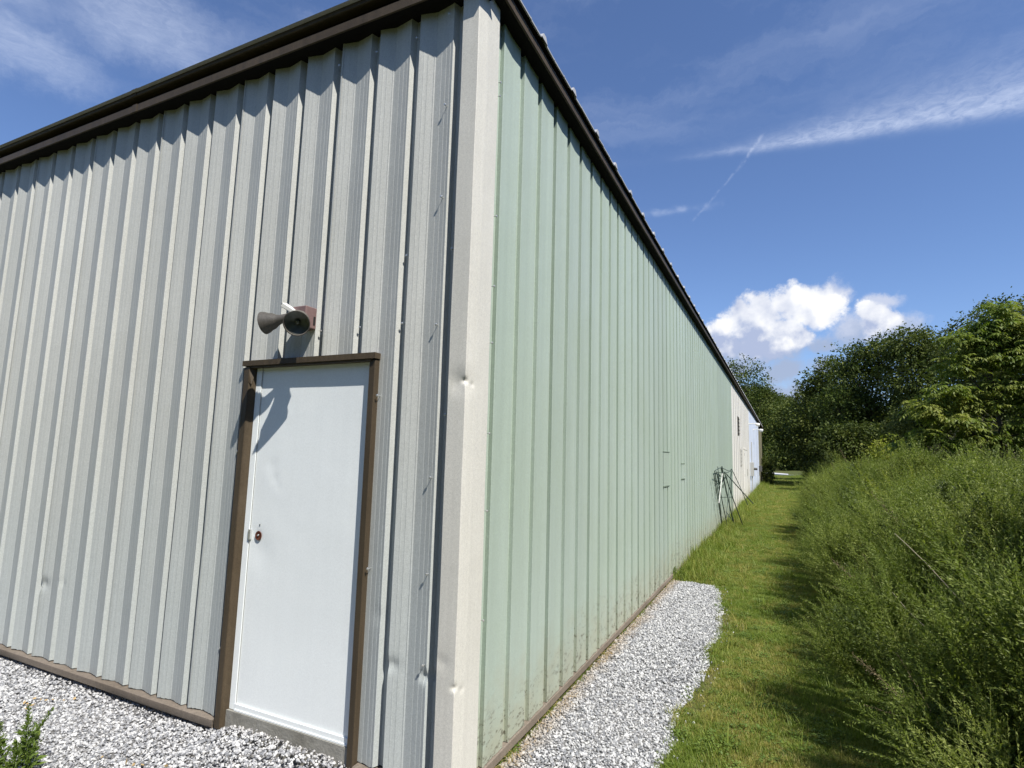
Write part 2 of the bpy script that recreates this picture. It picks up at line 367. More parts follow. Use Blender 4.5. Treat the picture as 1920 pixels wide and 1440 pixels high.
def ground_z(x, y):
    """ground height: flat by the building, slight bank under the weeds, gentle far swell"""
    bank = .10*np.clip((x-1.9)/1.6, 0, 1)*np.clip((y+3)/3, 0, 1)
    return GZ-.012+bank
def make_ground():
    xs = np.concatenate([[-900, -300, -120, -50, -20, -9], np.arange(-4, 9.1, .5), [12, 20, 40, 80, 160, 400, 900]])
    ys = np.concatenate([[-900, -300, -80, -25, -10], np.arange(-5, 30.1, 1.0), [36, 44, 56, 72, 90, 130, 200, 400, 900]])
    X, Y = np.meshgrid(xs, ys); Z = ground_z(X, Y)
    v = np.stack([X, Y, Z], -1).reshape(-1, 3); nx = len(xs); f = []
    for j in range(len(ys)-1):
        for i in range(nx-1): f.append((j*nx+i, j*nx+i+1, (j+1)*nx+i+1, (j+1)*nx+i))
    mesh_obj('ground', v, f, M_lawn, smooth=60, kind='structure')
make_ground()
def flat_poly(name, pts, z, mat, **kw):
    bm = bmesh.new(); vs = [bm.verts.new((x, y, z)) for x, y in pts]; f = bm.faces.new(vs)
    if f.normal.z < 0: f.normal_flip()
    bmesh.ops.triangulate(bm, faces=[f]); me = bpy.data.meshes.new(name); bm.to_mesh(me); bm.free(); me.materials.append(mat)
    o = bpy.data.objects.new(name, me); COL.objects.link(o); return props(o, **kw)
flat_poly('gravel_bed', gravel_poly, GZ-.006, M_gbase, kind='structure')
flat_poly('road', [(-60, 128), (-1.0, 98), (3.2, 86), (40, 66), (39, 58), (2.8, 76), (-2, 84), (-60, 112)], GZ+.006, M_road, kind='structure')
mb = MB()
kp = [(-60, 112), (-2, 84), (2.8, 76), (39, 58)]
for (a, b) in zip(kp, kp[1:]):
    mb.add([(a[0], a[1]-.3, GZ-.05), (b[0], b[1]-.3, GZ-.05), (b[0], b[1]+.05, GZ-.05), (a[0], a[1]+.05, GZ-.05), (a[0], a[1]-.3, GZ+.12), (b[0], b[1]-.3, GZ+.12), (b[0], b[1]+.05, GZ+.12), (a[0], a[1]+.05, GZ+.12)],
           [(4, 5, 6, 7), (0, 1, 5, 4), (2, 3, 7, 6), (1, 2, 6, 5), (3, 0, 4, 7)])
mb.build('kerb', M_kerb, kind='structure')
def make_hill():
    xs = np.linspace(-260, 260, 60); ys = np.linspace(150, 520, 40); X, Y = np.meshgrid(xs, ys)
    Z = 34*np.exp(-((X+45)/75)**2)*np.exp(-((Y-290)/90)**2)+24*np.exp(-((X-120)/90)**2)*np.exp(-((Y-330)/100)**2)
    Z += 1.2*np.sin(X*.11)*np.cos(Y*.09)*(Z > 3)
    edge = np.clip(np.minimum((X+260)/60, (260-X)/60), 0, 1)*np.clip(np.minimum((Y-150)/50, (520-Y)/50), 0, 1)
    Z = Z*edge-.6; v = np.stack([X, Y, Z], -1).reshape(-1, 3); f = []
    for j in range(39):
        for i in range(59): f.append((j*60+i, j*60+i+1, (j+1)*60+i+1, (j+1)*60+i))
    mesh_obj('hill', v, f, M_midleaf, smooth=80, kind='structure')
    return lambda x, y: (34*np.exp(-((x+45)/75)**2)*np.exp(-((y-290)/90)**2)+24*np.exp(-((x-120)/90)**2)*np.exp(-((y-330)/100)**2))
hill_z = make_hill()

# ------------------------------------------------------------------ scatter (stuff) with geometry nodes
def scatter(name, P, rot, scl, idx, protos, **kw):
    me = bpy.data.meshes.new(name); n = len(P); me.vertices.add(n); me.vertices.foreach_set('co', np.asarray(P, np.float32).ravel())
    a = me.attributes.new('rot', 'FLOAT_VECTOR', 'POINT'); a.data.foreach_set('vector', np.asarray(rot, np.float32).ravel())
    a = me.attributes.new('scl', 'FLOAT_VECTOR', 'POINT'); a.data.foreach_set('vector', np.asarray(scl, np.float32).ravel())
    a = me.attributes.new('pick', 'INT', 'POINT'); a.data.foreach_set('value', np.asarray(idx, np.int32))
    o = bpy.data.objects.new(name, me); COL.objects.link(o)
    c = bpy.data.collections.new(name+'_kinds')
    for p in protos: c.objects.link(p)
    g = bpy.data.node_groups.new(name+'_spread', 'GeometryNodeTree')
    g.interface.new_socket('Geometry', in_out='INPUT', socket_type='NodeSocketGeometry'); g.interface.new_socket('Geometry', in_out='OUTPUT', socket_type='NodeSocketGeometry')
    N, L = g.nodes, g.links
    gi = N.new('NodeGroupInput'); go = N.new('NodeGroupOutput'); ip = N.new('GeometryNodeInstanceOnPoints'); ci = N.new('GeometryNodeCollectionInfo')
    ci.inputs['Collection'].default_value = c; ci.inputs['Separate Children'].default_value = True; ci.inputs['Reset Children'].default_value = True
    def na(nm, ty): q = N.new('GeometryNodeInputNamedAttribute'); q.data_type = ty; q.inputs['Name'].default_value = nm; return q.outputs['Attribute']
    L.new(gi.outputs[0], ip.inputs['Points']); L.new(ci.outputs[0], ip.inputs['Instance']); ip.inputs['Pick Instance'].default_value = True
    L.new(na('pick', 'INT'), ip.inputs['Instance Index']); L.new(na('rot', 'FLOAT_VECTOR'), ip.inputs['Rotation']); L.new(na('scl', 'FLOAT_VECTOR'), ip.inputs['Scale'])
    L.new(ip.outputs[0], go.inputs[0])
    md = o.modifiers.new('spread', 'NODES'); md.node_group = g
    return props(o, kind='stuff', **kw)

def fast_mesh(name, V, F4, mat, rnd=None):
    """V (n,3), F4 (m,4) quads; rnd per face -> attribute 'rnd'"""
    me = bpy.data.meshes.new(name); V = np.asarray(V, np.float32); F = np.asarray(F4, np.int32)
    me.vertices.add(len(V)); me.vertices.foreach_set('co', V.ravel()); me.loops.add(F.size); me.loops.foreach_set('vertex_index', F.ravel())
    me.polygons.add(len(F)); me.polygons.foreach_set('loop_start', np.arange(len(F), dtype=np.int32)*4)
    me.update(calc_edges=True)
    if rnd is not None:
        a = me.attributes.new('rnd', 'FLOAT', 'FACE'); a.data.foreach_set('value', np.asarray(rnd, np.float32))
    me.materials.append(mat); return me

def blades(P, D, N, L, W, bend=0.0):
    """leaf quads: base P, direction D, face normal-ish N, length, width -> (V,F) diamond with mid verts"""
    D = D/np.linalg.norm(D, axis=1, keepdims=True); S = np.cross(D, N); S /= (np.linalg.norm(S, axis=1, keepdims=True)+1e-9)
    L = L[:, None]; W = W[:, None]; n = len(P); dn = np.zeros_like(P); dn[:, 2] = -1
    mid = P+D*L*.45; tip = P+D*L+dn*L*bend
    V = np.stack([P, mid+S*W*.5, tip, mid-S*W*.5], 1).reshape(-1, 3); F = np.arange(4*n).reshape(-1, 4); return V, F

# ------------------------------------------------------------------ THE BUILDING
PITCH = .3048
WALL_TOP = 4.31
bld = empty('metal_building', (0, 0, 0), label='long steel shed, grey at the door end, green and white along its side', cat='building')
# rib profile per pitch: (s, outward depth)
prof_left = [(0, .015), (.028, .0084), (.031, .0087), (.036, .0066), (.055, .0022), (.058, .0025), (.063, .0006), (.094, -.0074), (.098, -.0061), (.106, -.0092), (.112, -.0088),
             (.150, -.0030), (.153, -.0034), (.185, .0028), (.188, .0024), (.215, .0082), (.218, .0078), (.236, .0128), (.252, -.029), (.3046, -.030)]
prof_right = [(.0002, -.010), (-.0025, .0165), (.001, .0175), (.03, .0150), (.12, .0108), (.125, .0104), (.18, .0120), (.238, .0140), (.250, -.010), (.3040, -.010)]
prof_far = [(0, .010), (.10, .004), (.234, .008), (.248, -.003), (.3046, -.003)]
pr = random.Random(11)
dents_left = [(-3.72, .532, .045, .016), (-3.47, .573, .03, .014), (-.37, .522, .035, .012), (-.155, .50, .03, .02), (-1.9, 1.05, .3, .003), (-.46, .75, .05, .004)]
def panel(axis, s0, n, prof, mat, z0=0.0, z1=WALL_TOP, ext=0, label=None, clip=None, dents=()):
    """one sheet of n pitches. axis 'L': along x (outward -y), 'R': along y (outward +x). clip=(a,b,zc): between a and b the sheet starts at zc"""
    pts = []
    for k in range(n):
        for (s, d) in prof: pts.append((s0+k*PITCH+(s if s >= -.0001 or k else s*2.6), d))
    if ext and axis == 'L': pts.append((s0+n*PITCH+.0005, prof[0][1]+.0015)); pts.append((s0+n*PITCH+.012, prof[0][1]+.0012))
    if clip:
        for c in clip[:2]:
            if pts[0][0] < c < pts[-1][0]:
                for i in range(len(pts)-1):
                    if pts[i][0] < c < pts[i+1][0]:
                        k = (c-pts[i][0])/(pts[i+1][0]-pts[i][0]); pts.insert(i+1, (c, pts[i][1]+(pts[i+1][1]-pts[i][1])*k)); break
    zs = set([z0, z1]); z = z0+.3
    while z < z1-.1: zs.add(round(z, 3)); z += .35
    dn = [d for d in dents if s0-.1 < d[0] < s0+n*PITCH+.1]
    for d in dn:
        q = max(.008, d[2]/4); z = d[1]-d[2]*2.5
        while z < d[1]+d[2]*2.5: zs.add(round(z, 4)); z += q
    if clip: zs.add(clip[2])
    zs = sorted(zs)
    ph = [(pr.uniform(0, 6.3), pr.uniform(1.2, 3.2), pr.uniform(.0003, .0009)) for _ in range(n*2+2)]
    wob = {zz: [a_*math.sin(zz*f_+p_) for (p_, f_, a_) in ph] for zz in zs}
    V = []; F = []
    for j, zz in enumerate(zs):
        for i, (s, d) in enumerate(pts):
            q = (s-s0)/PITCH*2; k = min(int(q), n*2); w = wob[zz][k]*(1-(q-k))+wob[zz][min(k+1, n*2+1)]*(q-k) if q >= 0 else 0
            dd = d+w
            for (ds, dz, rr, am) in dn: dd -= am*math.exp(-((s-ds)**2+(zz-dz)**2)/rr**2)
            zb = zz+(pr.uniform(-.003, .003) if j == 0 and z0 < .1 else 0)
            V.append((s, -dd, zb) if axis == 'L' else (dd, s, zb))
    m = len(pts)
    for j in range(len(zs)-1):
        for i in range(m-1):
            if clip and zs[j] < clip[2]-1e-6 and pts[i][0] >= clip[0]-1e-6 and pts[i+1][0] <= clip[1]+1e-6: continue
            a, b, c, d_ = j*m+i, j*m+i+1, (j+1)*m+i+1, (j+1)*m+i
            F.append((a, b, c, d_))
    o = mesh_obj('wall_panel', V, F, mat, bld, smooth=14, label=label)
    return o
# left (door end) wall: step edges at x = -.082 - k*pitch; sheets are three pitches wide
DOOR = (-1.615, -.60, 2.165)
for k in range(13):
    s0 = -.082-PITCH*3*(k+1)
    panel('L', s0, 3, prof_left, M_left, ext=1, clip=DOOR, dents=dents_left)
panel('L', -.082, 0, prof_left, M_left) if False else None
# side wall: steps at y=.317+k*pitch ; 
panel('R', .317-PITCH, 1, prof_right, M_green, z0=-.03, ext=1, label='narrow green wall panel strip beside the corner trim')
NG = 19
for k in range(NG): panel('R', .317+k*3*PITCH, 3, prof_right, M_green, z0=-.03, ext=1, label='pale green wall panel')
yg = .317+NG*3*PITCH     # 17.69
NW = 12
for k in range(NW): panel('R', yg+k*3*PITCH, 3, prof_far, M_white, z0=-.03, z1=4.31, label='white wall panel')
yw = yg+NW*3*PITCH       # 28.66
NB = 14
for k in range(NB): panel('R', yw+k*3*PITCH, 3, prof_right, M_blue, z0=-.03, label='pale blue wall panel')
yb = yw+NB*3*PITCH       # 41.5
for k in range(8): panel('R', yb+k*3*PITCH, 3, prof_far, M_tan, z0=-.03, z1=4.0, label='tan wall panel')
ye = yb+24*PITCH         # 48.8
# inner walls that back the sheets and close the shed
mb = MB(); mb.box((-12, .07, -.3), (-1.62, .25, 4.36)); mb.box((-.60, .07, -.3), (-.07, .25, 4.36)); mb.box((-1.62, .07, 2.16), (-.60, .25, 4.36))
mb.box((-.25, .25, -.3), (-.07, ye, 4.36)); mb.box((-12, .25, -.3), (-11.8, ye, 4.36)); mb.box((-11.8, ye-.2, -.3), (-.25, ye, 4.36))
mb.build('inner_wall', M_black, bld)
# foundation
mb = MB(); mb.box((-12, .012, -.4), (-1.62, .069, -.012)); mb.box((-.58, .012, -.4), (-.0, .069, -.012)); mb.box((-.068, .07, -.4), (-.012, ye, -.035))
mb.build('foundation', M_conc, bld)
# door sill
mb = MB(); mb.box((-1.60, -.010, -.4), (-.60, .069, .056)); sill = mb.build('door_sill', M_conc, bld)

# base trim angles
def strip(prof, path, name, mat, parent=bld, smooth=20, closed=False, rows=None, jit=0.0, seed=0):
    """sweep an open profile [(out,z)] along the plan path [(x,y,nx,ny)], mitred at corners"""
    r = random.Random(seed); V = []; F = []; m = len(prof)
    for (x, y, nx, ny) in path:
        jo = r.uniform(-jit, jit)
        for (o_, z_) in prof: V.append((x+nx*(o_+jo), y+ny*(o_+jo), z_+r.uniform(-jit, jit)*.6))
    for i in range(len(path)-1):
        for k in range(m-1): F.append((i*m+k, (i+1)*m+k, (i+1)*m+k+1, i*m+k+1))
    return mesh_obj(name, V, F, mat, parent, smooth=smooth)
Lp = [(x, 0, 0, -1) for x in np.arange(-12, -1.66, .35)]+[(-1.645, 0, 0, -1)]
strip([(-.03, -.006), (.036, -.008), (.040, -.012), (.041, -.050), (.038, -.055), (.034, -.050), (.033, -.014), (-.03, -.012)], Lp, 'base_trim', M_base, jit=.0015, seed=1, smooth=30)
strip([(-.03, -.006), (.036, -.008), (.040, -.012), (.041, -.050), (.036, -.052), (-.02, -.05)], [(-.565, 0, 0, -1), (-.3, 0, 0, -1), (-.075, 0, 0, -1)], 'base_trim', M_base, smooth=30)
Rp = [(0, y, 1, 0) for y in np.arange(.22, 20, .45)]+[(0, y, 1, 0) for y in np.arange(20, ye, 2.)]+[(0, ye, 1, 0)]
strip([(-.03, -.036), (.016, -.034), (.022, -.038), (.024, -.080), (.019, -.085), (-.02, -.083)], Rp, 'base_trim', M_base, jit=.003, seed=2, smooth=30)

# corner trim with creases
def corner_trim():
    pr2 = [(-.074, .030), (-.074, -.037), (-.071, -.041), (.032, -.042), (.035, -.040), (.042, .038), (.0425, .042), (.0415, .196), (.038, .200), (.012, .200)]
    zs = list(np.arange(-.06, 4.30, .22))+[4.305]
    for zc in (2.0, .52, 1.02, 3.1):
        zs += list(np.arange(zc-.16, zc+.16, .006 if zc in (2.0, .52) else .02))
    zs = sorted(set(np.round(zs, 4)))
    # subdivide the profile
    pp = []
    for (a, b) in zip(pr2, pr2[1:]):
        n = max(1, int(math.dist(a, b)/.012))
        for i in range(n): pp.append((a[0]+(b[0]-a[0])*i/n, a[1]+(b[1]-a[1])*i/n))
    pp.append(pr2[-1]); V = []; F = []
    dn = [(.034, -.040, 2.005, .016, .015), (.041, .020, 1.992, .014, .008), (-.005, -.042, 1.995, .06, .013), (.041, .06, 2.0, .05, .003), (.034, -.040, .492, .016, .012), (.041, .015, .470, .016, .006), (-.04, -.042, .60, .035, .006), (.041, .12, 1.02, .05, .0018), (.041, .1, 3.1, .05, .0016)]
    rr = random.Random(5); wob = [(rr.uniform(-.0016, .0016), rr.uniform(-.0016, .0016)) for _ in zs]
    for j, z in enumerate(zs):
        wx = .0014*math.sin(z*2.3)+.0009*math.sin(z*7.1+1); wy = .0012*math.sin(z*3.1+2)
        for (x, y) in pp:
            ox = oy = 0
            for (dx, dy, dz, r_, a_) in dn:
                e = a_*math.exp(-((x-dx)**2+(y-dy)**2+(z-dz)**2)/r_**2); ox -= e*.7; oy += e*.7 if y < .03 else 0
            V.append((x+wx+ox, y+wy+oy, z))
    m = len(pp)
    for j in range(len(zs)-1):
        for i in range(m-1): F.append((j*m+i, j*m+i+1, (j+1)*m+i+1, (j+1)*m+i))
    mesh_obj('corner_trim', V, F, M_trim, bld, smooth=25)
corner_trim()

# eave box (two sides, mitred), roof and fascia bands
def run(name, prof, mat, side):
    m = len(prof); V = []
    if side == 'L':
        for x in (-12, .104):
            for (o_, z_) in prof: V.append((x, -o_, z_))
    else:
        for y in (-.062, ye):
            for (o_, z_) in prof: V.append((o_, y, z_))
    F = [(k, m+k, m+k+1, k+1) for k in range(m-1)]+[tuple(range(m)), tuple(m+k for k in range(m))[::-1]]
    return mesh_obj(name, V, F, mat, bld, smooth=20)
run('soffit', [(-.06, 4.252), (.092, 4.254), (.092, 4.262), (-.06, 4.262)], M_soffit, 'L')
run('lower_fascia', [(.0925, 4.2535), (.098, 4.253), (.102, 4.256), (.102, 4.314), (.098, 4.318), (.060, 4.319), (.060, 4.263), (.0925, 4.263)], M_brown, 'L')
run('fascia_recess', [(.050, 4.262), (.050, 4.386), (-.02, 4.386), (-.02, 4.262)], M_soffit, 'L')
run('rake_cap', [(.0505, 4.384), (.106, 4.383), (.111, 4.387), (.111, 4.446), (.104, 4.455), (-.15, 4.463), (-.15, 4.452), (.0505, 4.44)], M_brown, 'L')
run('soffit', [(-.06, 4.303), (.094, 4.311), (.094, 4.318), (-.06, 4.318)], M_soffit, 'R')
run('lower_fascia', [(.0945, 4.313), (.102, 4.313), (.106, 4.317), (.106, 4.379), (.102, 4.383), (.080, 4.384), (.080, 4.3185), (.0945, 4.3185)], M_brown, 'R')
run('fascia_recess', [(.079, 4.3185), (.072, 4.410), (-.02, 4.410), (-.02, 4.3185)], M_soffit, 'R')
# lap joint on the rake cap
mb = MB(); mb.box((-3.12, -.1145, 4.386), (-3.05, -.1113, 4.449)); mb.build('lap_joint', M_brown, bld); mb = MB(); mb.box((-3.10, -.1055, 4.255), (-3.04, -.1023, 4.317)); mb.build('lap_joint', M_brown, bld)
# roof sheet, ribs at .61 m run out over the side eave
def roof():
    rib_y = [.055+.6096*k for k in range(int((ye-.3)/.6096)+1)]
    ys = [-.14]; hs = [4.412]
    for y in rib_y:
        for (dy, h) in [(-.055, 4.412), (-.022, 4.450), (.022, 4.450), (.055, 4.412), (.18, 4.412), (.19, 4.417), (.20, 4.412), (.38, 4.412), (.39, 4.417), (.40, 4.412)]:
            if y+dy > ys[-1]: ys.append(y+dy); hs.append(h)
    ys.append(ye+.1); hs.append(4.412)
    V = []; F = []; n = len(ys); g = random.Random(9)
    sag = [g.uniform(-.004, .004) for _ in ys]
    for (x, dz) in [(-12.2, 0.0), (0.0, .004), (.125, 0.0), (.137, -.002)]:
        for i in range(n): V.append((x, ys[i], hs[i]+dz+(sag[i] if x > 0 else 0)))
    for j in range(3):
        for i in range(n-1): F.append((j*n+i, (j+1)*n+i, (j+1)*n+i+1, j*n+i+1))
    b = len(V)   # turned-down thickness of the sheet edge
    for i in range(n): V.append((.136, ys[i], hs[i]-.012+sag[i]))
    for i in range(n-1): F.append((3*n+i, b+i, b+i+1, 3*n+i+1))
    mesh_obj('roof', V, F, M_roofp, bld, smooth=15)
    # drip flashing under the sheet
    mb = MB(); mb.box((.073, -.06, 4.4045), (.120, ye, 4.4075)); mb.build('drip_flashing', M_soffit, bld)
    # bright cut ends of the ribs
    me = None
    for k, y in enumerate(rib_y):
        if me is None:
            o = mesh_obj('rib_end', [(.134, -.05, -.003), (.134, -.020, .034), (.134, .020, .034), (.134, .05, -.003), (.1405, -.05, -.005), (.1405, -.020, .036), (.1405, .020, .036), (.1405, .05, -.005)],
                         [(0, 1, 5, 4), (1, 2, 6, 5), (2, 3, 7, 6), (4, 5, 6, 7)], M_roofp, bld); me = o.data
        else: o = bpy.data.objects.new('rib_end', me); COL.objects.link(o); o.parent = bld
        o.location = (0, y, 4.415)
roof()

# door
door = empty('door', (0, 0, 0)); door.parent = bld
def door_leaf():
    x0, x1, z0, z1, y0 = -1.512, -.618, .062, 2.140, .010
    nx, nz = 46, 104; V = []; F = []
    dn = [(-1.37, 1.52, .05, .0022), (-1.335, 1.44, .03, .0028), (-1.30, 1.39, .016, .0020), (-1.42, 1.0, .09, .004), (-1.05, .7, .35, .0035), (-.85, 1.7, .3, .003), (-1.28, .45, .25, .003), (-1.45, 1.09, .03, .003)]
    for j in range(nz+1):
        for i in range(nx+1):
            x = x0+(x1-x0)*i/nx; z = z0+(z1-z0)*j/nz; d = 0
            for (a, b, r_, h) in dn: d += h*math.exp(-((x-a)**2+(z-b)**2)/r_**2)
            V.append((x, y0+d, z))
    for j in range(nz):
        for i in range(nx): F.append((j*(nx+1)+i, j*(nx+1)+i+1, (j+1)*(nx+1)+i+1, (j+1)*(nx+1)+i))
    b = len(V); V += [(x0, y0, z0), (x1, y0, z0), (x1, y0+.045, z0), (x0, y0+.045, z0), (x0, y0, z1), (x1, y0, z1), (x1, y0+.045, z1), (x0, y0+.045, z1)]
    F += [(b, b+3, b+2, b+1), (b, b+4, b+7, b+3), (b+1, b+2, b+6, b+5), (b+3, b+7, b+6, b+2)]
    me = bpy.data.meshes.new('door'); me.from_pydata(V, [], F); me.materials.append(M_door)
    me.polygons.foreach_set('use_smooth', [True]*len(me.polygons)); me.set_sharp_from_angle(angle=R(40)); return me
bpy.data.objects.remove(door)
door = bpy.data.objects.new('door', door_leaf()); COL.objects.link(door); door.parent = bld; door['label'] = 'plain white steel door with dents and a rusty knob hole'
mb = MB(); mb.box((-1.512, .0005, .060), (-.640, .0095, .096)); mb.box((-1.512, -.004, .058), (-.640, .0095, .068)); mb.build('door_sweep', M_door, door)
mb = MB(); mb.box((-1.5125, .0075, .10), (-1.5085, .0102, 2.12)); mb.build('door_edge_seam', M_steel, door)
mb = MB(); mb.lathe([(0, .001), (.002, .020), (.004, .0265), (.001, .0285)], (-1.435, .0082, 1.089), (0, -1, 0), 24); mb.build('knob_hole', M_rust, door, smooth=30)
mb = MB(); mb.lathe([(.003, .001), (.006, .005), (.001, .0065)], (-1.435, .0065, 1.092), (0, -1, 0), 12); mb.build('spindle', M_steel, door, smooth=30)
mb = MB(); mb.box((-1.5155, -.004, 1.062), (-1.497, .0082, 1.122)); mb.build('latch_plate', M_steel, door)
for z in (1.155, 1.148):
    mb = MB(); mb.box((-1.436, .0075, z), (-1.430, .0095, z+.004)); mb.build('screw_hole', M_black, door)
# frame: brown channel trim, splayed reveal
def channel(name, pts, z0, z1, flip=False):
    V = [(x, y, z0) for x, y in pts]+[(x, y, z1) for x, y in pts]; n = len(pts)
    F = [(i, i+1, n+i+1, n+i) for i in range(n-1)]+[tuple(range(n))[::-1], tuple(n+i for i in range(n))]
    return mesh_obj(name, V, F, M_brown, bld)
bj = channel('door_jamb', [(-1.632, .03), (-1.635, -.034), (-1.588, -.037), (-1.584, -.034), (-1.563, .003), (-1.563, .06)], -.052, 2.145)
cj = channel('door_jamb', [(-.634, .06), (-.634, .008), (-.620, -.022), (-.616, -.026), (-.576, -.030), (-.573, -.027), (-.571, .03)], -.052, 2.145)
mb = MB(); mb.box((-1.648, -.044, 2.152), (-.566, .05, 2.186)); mb.box((-1.60, -.034, 2.139), (-.60, .05, 2.1515)); hd = mb.build('door_header', M_brown, bld)
mb = MB(); mb.add([(-1.590, -.038, 2.13), (-1.562, .0, 2.13), (-1.566, -.03, 2.03), (-1.587, -.038, 2.05)], [(0, 1, 2), (0, 2, 3), (0, 3, 1), (1, 3, 2)]); mb.build('bent_flange', M_brown, bld)
mb = MB(); mb.box((-1.562, .004, .06), (-1.5165, .05, 2.139)); mb.build('white_door_stop', M_door, bld)
# frame screws and wall screws (each long stand-off screw is a part)
scr = None
def screw(x, z, y=-.010, L=.022):
    global scr
    if scr is None:
        mb = MB(); mb.tube([(0, .02, 0), (0, -.017, 0)], .0022, 6); mb.lathe([(-.0, .0072), (.0022, .0075), (.003, .0055), (.0065, .0050), (.007, .0005)], (0, -.016, 0), (0, -1, 0), 10)
        scr = mb.build('screw', M_steel, bld, smooth=30); o = scr
    else: o = scr.copy(); COL.objects.link(o); o.parent = bld
    o.location = (x, y, z); return o
for x, z in [(-.179, 3.609), (-.179, 3.054), (-.176, 2.321), (-.170, 1.497), (-.166, 1.005), (-.165, .559), (-.179, 4.18)]: screw(x, z, -.008)
for x, z in [(-.552, 1.94), (-.551, .99)]: screw(x, z, -.004)
for x, z in [(-1.655, 1.60), (-1.655, .4)]: screw(x, z, -.004)
for k in range(2, 30):
    for z in (2.35, 4.12) if k in (2, 3, 4) else ():
        screw(-.082-k*PITCH+.272, z, .014)
for k, z in [(0, 1.83), (0, 2.75), (1, 2.75)]:
    screw(-.082-PITCH*k-.03+.0, z, .018)
for k in range(0, 8):
    o = screw(0, 0); o.rotation_euler = (0, 0, R(90)); o.location = (.030, .215, .9+k*.42) if k % 3 else (.030, .212, .75+k*.5)

# far features of the side wall
def frame_patch(y0, y1, z0, z1, name='patch_frame'):
    mb = MB(); mb.box((.010, y0, z0), (.0175, y1, z1)); f = mb.build(name, M_green, bld, label='green cover patch over a closed opening')
    for z in (z0-.012, z1): mb = MB(); mb.box((.010, y0-.02, z), (.024, y1+.02, z+.009)); mb.build('patch_flashing', M_patch, f)
    for y in (y0-.008, y1): mb = MB(); mb.box((.010, y, z0), (.0225, y+.006, z1)); mb.build('patch_flashing', M_green, f)
frame_patch(5.47, 5.90, 1.25, 1.72); frame_patch(7.03, 7.33, 1.31, 1.55)
def vent(y0, y1, z0, z1, mat, name='vent'):
    mb = MB(); mb.box((.008, y0, z0), (.024, y1, z1)); v = mb.build(name, mat, bld)
    n = max(3, int((z1-z0)/.12))
    for i in range(n):
        z = z0+(z1-z0)*(i+.5)/n; mb = MB(); mb.box((.0245, y0+.02, z-.015), (.04, y1-.02, z+.004)); mb.build('slat', mat, v)
vent(20.5, 21.25, 2.60, 3.30, M_slot); vent(21.7, 22.3, 1.40, 2.10, M_greyl)
# white side door in the white section
mb = MB(); mb.box((.010, 23.75, -.02), (.028, 25.9, 2.1)); sdr = mb.build('side_door', M_white, bld, label='white side door in the white wall section')
for z in (.2, 1.0, 1.9):
    mb = MB(); mb.box((.0285, 23.72, z-.06), (.045, 23.80, z+.06)); mb.build('hinge', M_slot, sdr)
mb = MB(); mb.box((.0105, 23.70, -.02), (.040, 23.745, 2.13)); mb.box((.0105, 25.905, -.02), (.040, 25.95, 2.13)); mb.box((.0105, 23.70, 2.105), (.040, 25.95, 2.14)); mb.build('side_door_frame', M_white, bld)
mb = MB(); mb.box((.0285, 25.6, .95), (.06, 25.75, 1.25)); mb.build('door_handle', M_greyl, sdr)
mb = MB(); mb.box((.012, 28.9, .85), (.17, 29.5, 1.55)); meter = bevel(mb.build('meter_box', M_greyl, bld), .01)
mb = MB(); mb.tube([(.17, 29.2, 1.22), (.34, 29.2, 1.22)], .06, 12); mb.build('meter_dial', M_slot, meter)
mb = MB(); mb.tube([(.09, 29.2, 1.55), (.09, 29.2, 2.6)], .022, 8); mb.tube([(.09, 29.2, .85), (.09, 29.2, -.1)], .022, 8); mb.build('conduit', M_greyl, meter)
mb = MB(); mb.box((.012, 40.6, .9), (.20, 41.1, 1.3)); bevel(mb.build('electrical_box', M_slot, bld), .01)

# ------------------------------------------------------------------ flood light on the door wall
fl = empty('flood_light', (-1.12, -.05, 2.42), label='twin-headed bronze flood light on a maroon box above the white door', cat='flood light')
def W(mb): # world -> local of fl
    mb.v = [(x+1.12, y+.05, z-2.42) for x, y, z in mb.v]; return mb
mb = MB(); mb.box((-1.175, -.10, 2.358), (-1.065, .006, 2.492)); o = bevel(W(mb).build('mounting_box', M_mauve, fl), .006)
mb = MB(); mb.box((-1.0645, -.035, 2.385), (-1.0615, -.022, 2.435)); W(mb).build('box_slot', M_black, fl)
def head(name, org, axis, L, rn, rm):
    prof = [(-.012, .001), (-.012, rn*.9), (0, rn), (L*.35, rn*1.05), (L*.5, rn*1.35), (L*.66, rn*1.9), (L*.80, rm*.80), (L*.92, rm*.96), (L, rm), (L+.006, rm*1.03), (L+.006, rm*.96), (L-.004, rm*.93)]
    mb = MB(); mb.lathe(prof, org, axis, 32); h = W(mb).build(name, M_fix, fl, smooth=35)
    mb = MB(); mb.lathe([(L-.010, rm*.93), (L-.020, rm*.7), (L-.032, rm*.35), (L-.036, rm*.2), (L-.022, rm*.14), (L-.020, .0005)], org, axis, 32); W(mb).build('lens', M_lens, h, smooth=40)
    mb = MB(); mb.lathe([(0.0, .0005), (.0, rn*.5)], (0, 0, 0), (0, 0, 1), 4)
    return h
head('lamp_head', (-1.095, -.105, 2.425), (.62, -.76, -.50), .175, .034, .073)
head('lamp_head', (-1.13, -.165, 2.405), (-.95, -.28, -.20), .155, .026, .067)
mb = MB(); mb.tube([(-1.12, -.10, 2.43), (-1.12, -.135, 2.425), (-1.115, -.165, 2.408)], .020, 12); W(mb).build('swivel_arm', M_fix, fl, smooth=40)
mb = MB(); a = Vector((-1.145, -.10, 2.452)); b = Vector((-1.222, -.13, 2.500)); d = (b-a).normalized(); s = Vector((0, 1, 0)).cross(d).normalized(); w = d.cross(s)
vv = []
for p, hs_, ww in ((a, .012, .020), (b, .015, .024)):
    for (i, j) in ((-1, -1), (1, -1), (1, 1), (-1, 1)): vv.append(p+s*hs_*i+w*ww*j)
